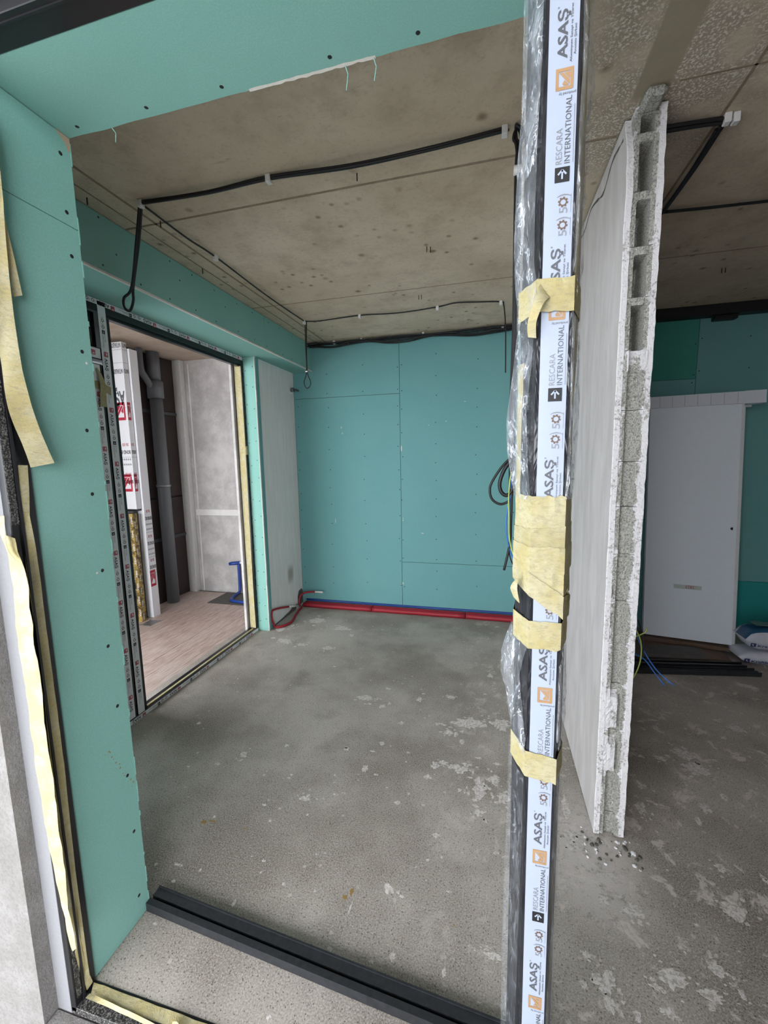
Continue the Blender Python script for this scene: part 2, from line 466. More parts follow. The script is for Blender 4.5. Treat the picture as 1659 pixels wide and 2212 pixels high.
# back wall: blockwork with plasterboards on it
wb = struct(B().box(-2.3, 3.3, 4.145, 4.25, 0, 2.775, 'patch_cement').make('wall_back'), 'back wall lined with green moisture-resistant plasterboard')
def boards(parent, rects, axis, face, sgn, th=.0125, gap=.0016):
    out = []
    for (a0, a1, z0, z1, mt) in rects:
        a0 += gap; a1 -= gap; z0 += gap; z1 -= gap
        b = B()
        f0, f1 = sorted((face, face-sgn*th))
        if axis == 'y': b.box(a0, a1, f0, f1, z0, z1, mt, .0012)
        else: b.box(f0, f1, a0, a1, z0, z1, mt, .0012)
        out.append(b.make('plasterboard', parent))
    return out
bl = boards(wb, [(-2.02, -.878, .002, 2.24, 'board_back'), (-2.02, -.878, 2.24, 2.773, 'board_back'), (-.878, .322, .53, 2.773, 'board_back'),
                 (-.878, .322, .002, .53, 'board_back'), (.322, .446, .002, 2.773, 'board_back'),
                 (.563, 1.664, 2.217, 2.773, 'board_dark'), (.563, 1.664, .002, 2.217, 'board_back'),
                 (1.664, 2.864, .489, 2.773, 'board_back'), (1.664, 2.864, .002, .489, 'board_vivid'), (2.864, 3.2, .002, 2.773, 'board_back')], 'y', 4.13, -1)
for pnl, xs, zr in ((bl[0], (-1.985, -1.64, -1.26, -.895), (.06, 2.2)), (bl[1], (-1.64, -1.26, -.895), (2.28, 2.75)),
                    (bl[2], (-.861, -.515, -.128, .225), (.57, 2.75)), (bl[3], (-.861, -.51, -.12, .22), (.05, .5)),
                    (bl[5], (1.64,), (2.25, 2.7)), (bl[6], (1.64,), (.1, 2.19)), (bl[7], (1.69, 2.035), (.52, 2.75)), (bl[8], (2.035,), (.06, .46))):
    b = B()
    for xx in xs:
        zz = zr[0]
        while zz < zr[1]+.01:
            b.disc((xx+rnd.uniform(-.008, .008), 4.1302, zz), (0, -1, 0), .0055, 'screw', 8); zz += rnd.uniform(.17, .27)
    stuff(b.make('screw_heads', pnl))
b = B()
for (x, z, wx, hz) in ((-.868, 1.70, .006, .035), (-1.50, 1.93, .004, .012), (-1.49, 1.87, .005, .008), (-.42, 1.95, .010, .003), (-.59, 1.92, .006, .004),
                       (-.66, .84, .014, .004), (-.87, .30, .006, .018), (-.24, 2.13, .012, .003), (-1.60, .95, .003, .03), (-.86, .98, .004, .02)):
    b.disc((x, 4.1302, z), (0, -1, 0), 1, 'gypsum', 7)
    for v in list(b.bm.verts)[-14:]: v.co = Vector((x+(v.co.x-x)*wx, v.co.y, z+(v.co.z-z)*hz))
stuff(b.make('filler_smear', bl[0]))

# partition between the two rooms, broken off: hollow blocks plastered both sides
pm = struct(B().box(.469, .541, 1.88, 4.13, .003, 2.772, 'block').make('wall_middle'), 'partition of hollow blocks, broken off short at its near end')
def rag(x0, x1, z0, z1, name, mt, seed, yf=1.738, amp=.010):
    b = B(); rows = int((z1-z0)/.022)
    def yy(z):
        e = mn.noise(Vector((seed, z*9, 1)))*amp+mn.noise(Vector((seed, z*38, 5)))*amp*.55
        if z > 2.62 and seed < 5: e += (z-2.62)*.35
        return yf+e
    prev = None
    for r in range(rows+1):
        z = z0+(z1-z0)*r/rows; y = yy(z)
        j = mn.noise(Vector((seed+3, z*26, 2)))*.003
        L = [b.bm.verts.new(p) for p in ((x0, 4.13, z), (x0, y+.003, z), (x0+(.002 if seed < 5 else 0), y, z), (x1+j, y+.002, z), (x1, 1.9, z), (x1, 4.13, z))]
        if prev:
            for q in range(5):
                f = b.bm.faces.new((prev[q], prev[q+1], L[q+1], L[q]))
                f.material_index = b.mi(mt if q in (0, 4) else 'white_plaster')
        prev = L
    b.mi(mt); b.mi('white_plaster')
    return b.make(name, pm)
rag(.446, .4675, .004, 2.765, 'plaster_coat', 'skim', 1.0)
rag(.5425, .563, .004, 2.77, 'plaster_coat', 'white_plaster', 9.0, 1.742)
zs = [2.772, 2.688, 2.504, 2.325, 2.155, 1.974, 1.761, 1.572, 1.401, 1.216, 1.027, .851, .679, .477, .284, .10, .003]
for kx in range(16):
    zt, zb = zs[kx]-.0012, zs[kx+1]+.0012
    b = B(); nx, nz = 14, max(6, int((zt-zb)/.0085)); g = []
    lay = b.bm.verts.layers.float.new('mortar')
    hollow = kx < 5
    for i in range(nz+1):
        row = []
        for j in range(nx+1):
            xx = .4665+(.5435-.4665)*j/nx; zz = zb+(zt-zb)*i/nz
            P = Vector((xx, kx*3.1, zz))
            u = (xx-.4665)/.077; top = (zt-zz)
            cav = 1.0 if (.25 < u < .72 and (top > .028 or not hollow)) else 0.0
            if hollow: d = cav*(.11+.02*mn.noise(P*14))
            else: d = cav*(.010+.010*(mn.noise(Vector((kx*7.7, 0, 0)))+.5))
            if kx in (12, 13): d = -.003 if u < .6 and .25 < (top/(zt-zb)) < .95 else d
            d += .0035*mn.noise(P*70)+.0025*mn.noise(P*160)
            v = b.bm.verts.new((xx, 1.744+d, zz))
            edge = max(0, 1-min(u, 1-u)/.28); hz = max(0, 1-min(top, zz-zb)/.016)
            mv = .62*edge+.42*hz+.34*mn.noise(P*16)+(-.14 if hollow else -.02)
            if cav: mv -= .30
            if hollow: mv -= .10
            if kx == 5 and u > .2 and top < .075: mv += .8; v.co.y -= .008
            if kx in (12, 13) and u < .62 and .10 < top/(zt-zb) < .93: mv += .9
            if kx > 14: mv -= .2
            v[lay] = mv
            row.append(v)
        g.append(row)
    mi = b.mi('block')
    for i in range(nz):
        for j in range(nx): b.bm.faces.new((g[i][j], g[i][j+1], g[i+1][j+1], g[i+1][j]))
    bd = [g[0][j] for j in range(nx+1)]+[g[i][nx] for i in range(1, nz+1)]+[g[nz][j] for j in range(nx-1, -1, -1)]+[g[i][0] for i in range(nz-1, 0, -1)]
    bk = []
    for v in bd:
        q = b.bm.verts.new((v.co.x, 1.878, v.co.z)); q[lay] = .1; bk.append(q)
    for e in range(len(bd)):
        f = len(bd); b.bm.faces.new((bd[e], bk[e], bk[(e+1) % f], bd[(e+1) % f]))
    b.make('block', pm)
# loose mortar at the foot and head of the broken end
b = B()
for i in range(46):
    px = rnd.uniform(.40, .60); py = rnd.uniform(1.60, 1.76); r = rnd.uniform(.003, .010)
    t = bmesh.new(); bmesh.ops.create_icosphere(t, subdivisions=1, radius=r)
    for v in t.verts: v.co = Vector((px, py, r*.3))+Vector((v.co.x, v.co.y, v.co.z*.5))+Vector((rnd.uniform(-1, 1), rnd.uniform(-1, 1), 0))*r*.25
    b.add(t, rnd.choice(['white_plaster', 'patch_cement', 'white_plaster']))
stuff(b.make('plaster_rubble', pm))
b = B()
b.box(.474, .536, 1.66, 1.75, 2.745, 2.776, 'block', .012)
b.make('mortar_cap', pm)
b = B()   # crack along the head of the plaster coat
pts = []
for i in range(26):
    y = 1.80+i*.03; pts.append((y, 2.70+.035*mn.noise(Vector((y*7, 3, 0)))+.02*math.sin(i*.5)+i*.0016))
for (y0, z0), (y1, z1) in zip(pts, pts[1:]):
    h0 = .005+.006*mn.noise(Vector((y0*20, 0, 0))); h1 = .005+.006*mn.noise(Vector((y1*20, 0, 0)))
    b.poly([(.4452, y0, z0-h0), (.4452, y1, z1-h1), (.4452, y1, z1+h1), (.4452, y0, z0+h0)], 'patch_cement')
b.make('plaster_crack', pm)

# right room shell
struct(B().box(3.2, 3.3, -.35, 4.25, 0, 2.775, 'skim').make('wall_right'), 'right wall of the far room')
struct(B().box(.10, 3.3, -.45, -.35, -.1, 3.499, 'stucco').make('wall_near'), 'unseen near wall of the right room, placed for the light')  # out of view, set here to control daylight in the right room

# front wall left of the opening, stucco outside, plasterboard reveal
wf = struct(B().box(-2.3, -1.245, .729, 1.055, -.10, 2.559, 'stucco').box(-1.245, -1.1935, .77, 1.055, -.10, 2.559, 'render').make('wall_front'),
            'outside wall with white stucco left of the opening')
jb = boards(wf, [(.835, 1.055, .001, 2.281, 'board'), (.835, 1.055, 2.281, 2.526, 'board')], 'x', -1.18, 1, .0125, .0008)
for (y, z) in ((1.022, 2.315), (1.023, 2.198), (1.023, 1.933), (1.011, 1.702), (1.006, 1.51), (1.012, 1.268), (1.003, 1.021), (1.013, .809), (1.022, .55), (1.024, .336), (1.017, .09)):
    B().disc((-1.1798, y, z), (1, 0, 0), .0058, 'screw', 10).make('screw', jb[0] if z < 2.28 else jb[1])
B().disc((-1.1798, 1.022, 2.468), (1, 0, 0), .0058, 'screw', 10).make('screw', jb[1])
b = B()
for (y, z) in ((1.034, 1.902), (.993, 1.265)): b.disc((-1.1798, y, z), (1, 0, 0), .004, 'gypsum', 8)
stuff(b.make('filler_dot', jb[0]))
b = B()
for i in range(16):
    t = i/15; y = .955+.085*t+rnd.uniform(-.006, .006); z = .69-.19*t+rnd.uniform(-.012, .012)
    b.disc((-1.1798, y, z), (1, 0, 0), rnd.uniform(.001, .0035), 'glue_orange', 6, .0006)
stuff(b.make('glue_drips', jb[0]))
b = B()
b.poly([(-1.1794, 1.012, 2.5255), (-1.1794, 1.0535, 2.5255), (-1.1794, 1.0535, 2.490), (-1.1794, 1.046, 2.486), (-1.1794, 1.040, 2.503), (-1.1794, 1.028, 2.512)], 'gypsum_tan')
b.make('exposed_core', jb[1])
b = B()   # torn pale paper along the inner edge of the reveal
z = .02
while z < 2.5:
    h = rnd.uniform(.01, .09)
    b.box(-1.1802, -1.1790, 1.0528, 1.0552+rnd.uniform(0, .0012), z, z+h, 'board', 0); z += h+rnd.uniform(.02, .2)
stuff(b.make('torn_paper_edge', jb[0]))

# lintel above the opening, lined underneath
wl = struct(B().box(-2.3, .16, .74, 1.06, 2.56, 3.7, 'stucco').box(-2.3, .16, .823, 1.06, 2.5396, 2.56, 'patch_cement').make('wall_lintel'), 'stucco lintel over the front opening')
b = B(); yb = [1.0555+.004*mn.noise(Vector((i*.35, 2, 0))) for i in range(41)]
pl_ = [(-1.1925, .823)]+[(.155, .823)]+[(.155-1.3475*i/40, yb[i]) for i in range(41)]
b.prism(pl_, 2.527, 2.5396, 'board'); sof = b.make('plasterboard', wl)
for x in (-1.119, -.888, -.661, -.373, -.166):
    B().disc((x, 1.028, 2.5272), (0, 0, -1), .0058, 'screw', 10).make('screw', sof)
b = B()
E_ = [(-.60+.33*i/30, 1.0515-.0035*abs(mn.noise(Vector((i*.8, 1, 0)))), 1.0585+.004*mn.noise(Vector((i*.6, 7, 0)))) for i in range(31)]
for p0, p1 in zip(E_, E_[1:]):
    b.poly([(p0[0], p0[1], 2.5267), (p0[0], p0[2], 2.5262), (p1[0], p1[2], 2.5262), (p1[0], p1[1], 2.5267)], 'gypsum')
for x, l in ((-1.03, .03), (-.345, .045), (-.275, .04)):
    b.tube([(x, 1.056, 2.526), (x+.004, 1.064, 2.526-.3*l), (x-.002, 1.066, 2.526-l)], .0012, 'board', 5)
stuff(b.make('torn_paper_edge', sof))

struct(B().box(-5, 6, -3.0, .739, 3.5, 3.7, 'stucco').make('shade_overhang'), 'unseen slab over the terrace, added to shade the facade')  # out of view, added to block the high sky above the facade
# black frame of the big opening, half taped
win = struct(B().box(-1.1925, -1.174, .770, .835, -.02, 2.5265, 'black_paint', .0015)
             .box(-1.1925, -1.168, .792, .798, -.02, 2.5265, 'black_paint').make('window_1'), 'black aluminium frame lining the front opening, masking tape peeling off')
B().box(-1.1925, .06, .757, .822, 2.5265, 2.560, 'black_paint', .0015).box(-1.1925, .06, .770, .775, 2.523, 2.53, 'black_paint').make('frame_head', win)
B().box(-1.1925, .10, .800, .835, -.03, .002, 'black_paint', .0015).box(-1.1925, .10, .770, .800, -.03, -.006, 'dusty_frame', .001).make('frame_sill', win)
B().box(-1.1736, -1.1722, .776, .790, .02, .20, 'dusty_frame').box(-1.1736, -1.1722, .772, .790, 1.45, 1.95, 'dusty_frame').make('dust_smear', win)
def tapepart(par, A, Bq, mt='tape', n=5, name='masking_tape'): return B().strip(A, Bq, mt, n=n).make(name, par)
tapepart(win, [(-1.165, .775, 2.35), (-1.165, .780, 1.939), (-1.165, .791, 1.866), (-1.163, .791, 1.745), (-1.160, .812, 1.654), (-1.158, .824, 1.595)],
         [(-1.15, .836, 2.45), (-1.15, .833, 2.277), (-1.15, .824, 2.058), (-1.148, .826, 1.839), (-1.145, .846, 1.703), (-1.143, .874, 1.606)])
tapepart(win, [(-1.168, .834, 2.25), (-1.168, .838, 2.15), (-1.166, .838, 2.02)], [(-1.164, .838, 2.24), (-1.160, .846, 2.14), (-1.158, .856, 2.03)], n=3)
tapepart(win, [(-1.172, .803, 1.602), (-1.172, .795, 1.429), (-1.172, .79, 1.294), (-1.172, .793, 1.074), (-1.172, .788, .777), (-1.172, .786, .489), (-1.172, .784, .182), (-1.172, .803, .011)],
         [(-1.170, .826, 1.601), (-1.170, .812, 1.426), (-1.170, .809, 1.288), (-1.170, .814, 1.063), (-1.170, .81, .76), (-1.170, .805, .469), (-1.170, .804, .156), (-1.170, .821, .017)])
tapepart(win, [(-1.171, .808, 1.47), (-1.171, .810, 1.35), (-1.171, .809, 1.195), (-1.171, .811, 1.022), (-1.171, .809, .883), (-1.171, .806, .712), (-1.171, .804, .42), (-1.171, .805, .048)],
         [(-1.168, .813, 1.475), (-1.168, .819, 1.35), (-1.168, .818, 1.195), (-1.168, .819, 1.022), (-1.168, .819, .883), (-1.168, .818, .712), (-1.168, .813, .42), (-1.168, .814, .048)], 'tape_old')
tapepart(win, [(-1.190, .762, 1.43), (-1.184, .762, 1.314), (-1.187, .760, 1.19), (-1.186, .759, 1.101), (-1.183, .760, .997), (-1.187, .760, .877), (-1.188, .762, .753), (-1.184, .762, .641), (-1.18, .762, .512), (-1.166, .762, .382), (-1.156, .762, .278), (-1.146, .762, .212)],
         [(-1.150, .760, 1.42), (-1.128, .758, 1.317), (-1.126, .757, 1.195), (-1.125, .757, 1.082), (-1.125, .758, 1.005), (-1.131, .758, .872), (-1.131, .760, .736), (-1.131, .760, .61), (-1.13, .760, .51), (-1.136, .760, .36), (-1.13, .760, .29), (-1.124, .760, .234)])
tapepart(win, [(-1.196, .757, 1.475), (-1.180, .745, 1.45), (-1.172, .748, 1.41), (-1.166, .750, 1.385)], [(-1.172, .756, 1.478), (-1.152, .742, 1.43), (-1.150, .742, 1.40), (-1.130, .748, 1.36)], n=4)
tapepart(win, [(-1.172, .826, .007), (-1.0, .826, .0065), (-.75, .826, .006), (-.3, .828, .006), (.05, .827, .006)],
         [(-1.150, .796, .007), (-1.0, .795, .0065), (-.75, .797, .006), (-.3, .796, .006), (.05, .796, .006)], 'tape', 6)
tapepart(win, [(-1.150, .796, .017), (-1.06, .795, .014), (-.95, .790, .012), (-.88, .785, .012)], [(-1.150, .782, .020), (-1.06, .788, .006), (-.95, .784, .004), (-.88, .782, .006)], 'tape', 4)
tapepart(win, [(-.86, .80, .018), (-.835, .795, .035), (-.82, .79, .022)], [(-.85, .775, .012), (-.825, .772, .022), (-.80, .77, .012)], 'tape', 4)
struct(B().box(-1.245, .10, .62, .7695, -.10, -.028, 'stucco', .004).make('trim_1'), 'stuccoed outer sill below the black frame')

# left wall: boxed beam, plastered pier and the patio door frame
wlft = struct(B().box(-2.2, -1.8125, 1.06, 4.13, 2.522, 2.775, 'patch_cement').box(-2.2, -2.12, 1.057, 1.10, 0, 2.522, 'patch_cement').make('wall_left'), 'left wall head with boxed green beam over the patio door')
pier = struct(B().box(-2.2, -2.0325, 3.373, 4.30, 0, 2.508, 'pier').box(-2.0325, -2.020, 3.43, 4.13, 0, 2.508, 'pier').make('wall_pier'), 'pale plastered pier between patio door and back wall')
b1 = boards(wlft, [(1.06, 3.2, 2.5145, 2.773, 'board'), (3.2, 4.13, 2.5145, 2.773, 'board')], 'x', -1.80, 1)
for p_, y0, y1 in ((b1[0], 1.7, 3.15), (b1[1], 3.25, 4.1)):
    b = B(); y = y0
    while y < y1:
        for z in (2.745, 2.54): b.disc((-1.7998, y+rnd.uniform(-.03, .03), z+rnd.uniform(-.008, .008)), (1, 0, 0), .005, 'screw', 8)
        if rnd.random() < .6: b.disc((-1.7998, y+.1, 2.65+rnd.uniform(-.03, .03)), (1, 0, 0), .005, 'screw', 8)
        y += .22
    stuff(b.make('screw_heads', p_))
B().box(-2.12, -1.812, 1.06, 4.13, 2.507, 2.520, 'board', .0008).make('plasterboard', wlft)
b = B(); y = 1.06
while y < 4.12:
    l = min(rnd.uniform(.05, .25), 4.13-y)
    b.box(-1.8122, -1.797+rnd.uniform(-.002, .001), y, y+l, 2.5062, 2.5148+rnd.uniform(-.001, .002), 'gypsum'); y += l
b.make('cut_board_edge', wlft)
# green corner of the pier
B().box(-2.118, -2.0075, 3.360, 3.3725, .001, 2.506, 'board', .0008).make('plasterboard', pier)
B().box(-2.0198, -2.0075, 3.3735, 3.428, .001, 2.506, 'board_back', .0008).make('plasterboard', pier)
b = B(); z = .002
while z < 2.5:
    l = min(rnd.uniform(.05, .3), 2.505-z); b.box(-2.010, -2.0045+rnd.uniform(-.001, .001), 3.358+rnd.uniform(-.001, .001), 3.3735, z, z+l, 'gypsum'); z += l
b.make('corner_bead', pier)
b = B()
for i in range(15):
    for x in (-2.095, -2.03): b.disc((x+rnd.uniform(-.006, .006), 3.3598, .1+i*.165+rnd.uniform(-.03, .03)), (0, -1, 0), .0045, 'screw', 8)
stuff(b.make('screw_heads', pier))
# chased-out cement at the foot of the pier
b = B()
b.poly([(-2.0194, 3.443, .001), (-2.0194, 3.95, .001), (-2.0194, 3.985, .055), (-2.0194, 3.93, .048), (-2.0194, 3.90, .065), (-2.0194, 3.80, .035), (-2.0194, 3.62, .018), (-2.0194, 3.47, .012), (-2.0194, 3.45, .12), (-2.0194, 3.442, .13)], 'patch_cement')
b.poly([(-2.0193, 4.00, .02), (-2.0193, 4.125, .02), (-2.0193, 4.125, .16), (-2.0193, 4.10, .19), (-2.0193, 4.03, .18), (-2.0193, 4.00, .13)], 'patch_cement')
b.make('cement_patch', pier)
t = thing('pipe_stub', 'grey stub in a ragged hole near the top of the plastered pier', 'pipe', (-2.018, 4.085, 2.33))
B().tube([(-2.0185, 4.07, 2.33), (-1.990, 4.07, 2.33)], .022, 'grey_pvc', 10).make('sleeve', t)
B().tube([(-1.989, 4.07, 2.33), (-1.96, 4.075, 2.325), (-1.955, 4.10, 2.32)], .010, 'dark_grey', 8, 3).make('plug', t)
b = B()
for i in range(14):
    a = i*.45; b.disc((-2.0195, 4.07+.036*math.cos(a), 2.33+.036*math.sin(a)), (1, 0, 0), rnd.uniform(.008, .016), 'white_plaster', 7, .003)
b.make('plaster_collar', t)

# patio door to the loggia
dr = struct(B().box(-2.19, -2.12, 1.955, 2.010, .0, 2.505, 'black_paint', .001).make('door_1'), 'black patio door frame in printed protective film')
B().box(-2.19, -2.12, 1.10, 3.36, 2.440, 2.506, 'black_paint', .001).box(-2.17, -2.135, 2.01, 3.33, 2.425, 2.44, 'black_paint').make('frame_head', dr)
sl = B().box(-2.20, -2.12, 1.10, 3.36, .0, .030, 'black_paint', .001).make('frame_sill', dr)
B().box(-2.158, -2.142, 2.05, 3.31, .0302, .036, 'tape').make('sealing_strip', dr)
B().box(-2.19, -2.14, 2.010, 2.045, .03, 2.44, 'black_paint', .001).make('frame_rebate', dr)
jr = B().box(-2.19, -2.12, 3.330, 3.359, .03, 2.44, 'black_paint', .001).make('frame_jamb', dr)
tapepart(dr, [(-2.186, 3.328, .036), (-2.184, 3.326, .5), (-2.188, 3.328, 1.1), (-2.186, 3.327, 1.8), (-2.186, 3.328, 2.43)],
         [(-2.126, 3.326, .036), (-2.128, 3.322, .5), (-2.128, 3.327, 1.1), (-2.124, 3.327, 1.8), (-2.126, 3.328, 2.43)], 'tape', 4)
tapepart(dr, [(-2.1285, 3.327, 1.65), (-2.1185, 3.331, 1.66), (-2.1185, 3.355, 1.66)], [(-2.1285, 3.327, 1.73), (-2.1185, 3.331, 1.735), (-2.1185, 3.355, 1.74)], 'tape', 2)
b = B()
for i in range(26): b.box(-2.1205, -2.1188, 3.345+rnd.uniform(0, .01), 3.3592, .08+i*.09, .10+i*.09+rnd.uniform(0, .05), 'ink_black')
b.make('torn_film', jr)
# transom, sash stile and rails left of the mullion
B().box(-2.185, -2.125, 1.10, 1.955, 2.180, 2.245, 'black_paint', .001).make('transom', dr)
sash = B().box(-2.185, -2.122, 1.885, 1.950, .032, 2.155, 'black_paint', .001).box(-2.185, -2.122, 1.12, 1.885, 2.085, 2.155, 'black_paint', .001)\
    .box(-2.185, -2.122, 1.12, 1.885, .032, .11, 'black_paint', .001).box(-2.185, -2.122, 1.12, 1.185, .11, 2.085, 'black_paint', .001).make('door_sash', dr)
B().box(-2.160, -2.148, 1.186, 1.884, .111, 2.084, 'glass').make('pane', sash)
B().box(-2.160, -2.148, 1.10, 1.954, 2.246, 2.439, 'glass').make('pane', dr)
INK = ('ink_red', 'ink_black', 'ink_brown', 'ink_light')
def film_run(o, u, v, span, pitch, first, wid):
    b = B(); p = Pr(b, o, u, v); a = first
    while a < span:
        if a > -.01 and a+.03 < span: p.logo(a, wid*.25, .026, 'ink_red')
        if 0 < a+.035 and a+.105 < span: p.text('ASAŞ', a+.035, wid*.30, .018, 'ink_black', .068, .02); p.text('Alüminyum Sanayi', a+.04, wid*.14, .004, 'ink_light', .05)
        for q in (.125, .16):
            if 0 < a+q and a+q+.03 < span: p.gear(a+q+.012, wid*.5, .010, 'ink_brown'); p.text('5', a+q-.006, wid*.36, .013, 'ink_light')
        if 0 < a+.19 and a+.21 < span: p.arrowbox(a+.19, wid*.28, .02, 'ink_black', 'white_film')
        if 0 < a+.214 and a+.285 < span:
            p.text('RESCARA', a+.214, wid*.54, .008, 'ink_light', .04); p.text('INTERNATIONAL', a+.214, wid*.26, .008, 'ink_light', .072)
        a += pitch
    return b
f1 = B().box(-2.1205, -2.1194, 1.957, 2.006, .034, 2.500, 'grey_film').make('protective_film', dr)
film_run((-2.1194, 1.957, 2.50), (0, 0, -1), (0, 1, 0), 2.45, .308, .579-.308*2, .048).make('film_print', f1)['kind'] = 'stuff'
f2 = B().box(-2.1225, -2.1212, 1.890, 1.936, .036, 2.150, 'grey_film').make('protective_film', sash)
film_run((-2.1212, 1.890, 2.15), (0, 0, -1), (0, 1, 0), 2.11, .302, .753-.302*2, .044).make('film_print', f2)['kind'] = 'stuff'
f3 = B().box(-2.1205, -2.1194, 1.12, 3.355, 2.478, 2.5055, 'grey_film').make('protective_film', dr)
film_run((-2.1194, 3.35, 2.506), (0, -1, 0), (0, 0, -1), 2.2, .31, .04, .026).make('film_print', f3)['kind'] = 'stuff'
f4 = B().box(-2.1205, -2.1194, 1.12, 3.355, .001, .028, 'grey_film').make('protective_film', dr)
film_run((-2.1194, 3.35, .029), (0, -1, 0), (0, 0, -1), 2.2, .31, .10, .026).make('film_print', f4)['kind'] = 'stuff'
f5 = B().box(-2.1256, -2.1244, 1.12, 1.953, 2.186, 2.240, 'grey_film').make('protective_film', dr)
film_run((-2.1244, 1.95, 2.24), (0, -1, 0), (0, 0, -1), .8, .31, .03, .052).make('film_print', f5)['kind'] = 'stuff'
tapepart(dr, [(-2.117, 1.885, 2.055), (-2.116, 1.92, 2.06), (-2.117, 1.99, 2.035)], [(-2.117, 1.885, 2.015), (-2.116, 1.92, 2.015), (-2.117, 1.99, 1.99)], 'tape_old', 3)
tapepart(dr, [(-2.116, 1.905, 2.13), (-2.105, 1.912, 2.05), (-2.112, 1.905, 1.92)], [(-2.115, 1.915, 2.13), (-2.104, 1.945, 2.05), (-2.110, 1.945, 1.92)], 'tape_old', 4)

# loggia shell
lf = struct(B().box(-3.85, -2.2, .4, 4.5, -.15, -.012, 'patch_cement').make('floor_loggia'), 'loggia floor of wood-look planks')
for r in range(10):
    x1 = -2.202-r*.15; y = .42-(r*.37 % .9)
    while y < 4.3:
        y0 = max(y, .42); y1 = min(y+1.2, 4.3)
        if y1-y0 > .03:
            dz = rnd.uniform(-.0006, .0006)
            B().box(x1-.1488, x1-.0004, y0+.0006, y1-.0006, -.012, -.001+dz, 'plank', .0008).make('plank', lf)
        y += 1.2
lc = struct(B().box(-3.85, -2.3, .4, 4.5, 2.79, 2.95, 'loggia_ceiling').box(-2.3, -2.2, 1.06, 3.34, 2.515, 2.95, 'loggia_ceiling').make('ceiling_loggia'), 'stained beige loggia ceiling')
wfar = struct(B().box(-3.85, -3.655, 2.4, 4.5, -.01, 2.79, 'dark_panel').make('wall_loggia_left'), 'dark brown panelled side of the loggia')
for (z0, z1) in ((.0, .72), (.75, 1.195), (1.215, 2.145), (2.185, 2.78)):
    B().box(-3.655, -3.63, 2.41, 4.345, z0, z1, 'dark_panel', .003).make('panel', wfar)
for z in (.735, 2.165): B().box(-3.654, -3.615, 2.41, 4.345, z-.018, z+.018, 'dark_grey', .003).make('rail', wfar)
wlb = struct(B().box(-3.655, -2.2005, 4.345, 4.5, -.01, 2.79, 'loggia_plaster').make('wall_loggia_back'), 'patchy grey plastered end wall of the loggia')
B().box(-3.50, -2.23, 4.328, 4.345, .955, 1.03, 'pier', .003).make('plaster_band', wlb)
B().box(-3.475, -3.462, 4.332, 4.345, 0, 2.75, 'pier', .002).make('plaster_bead', wlb)
struct(B().box(-3.629, -3.525, 4.265, 4.344, -.001, 2.788, 'white_plastic', .003).make('trim_2'), 'pale boxed column in the loggia corner')
struct(B().box(-2.225, -2.2005, 3.30, 4.30, -.001, 2.513, 'loggia_plaster', .002).make('trim_3'), 'plastered outer reveal beside the patio door')

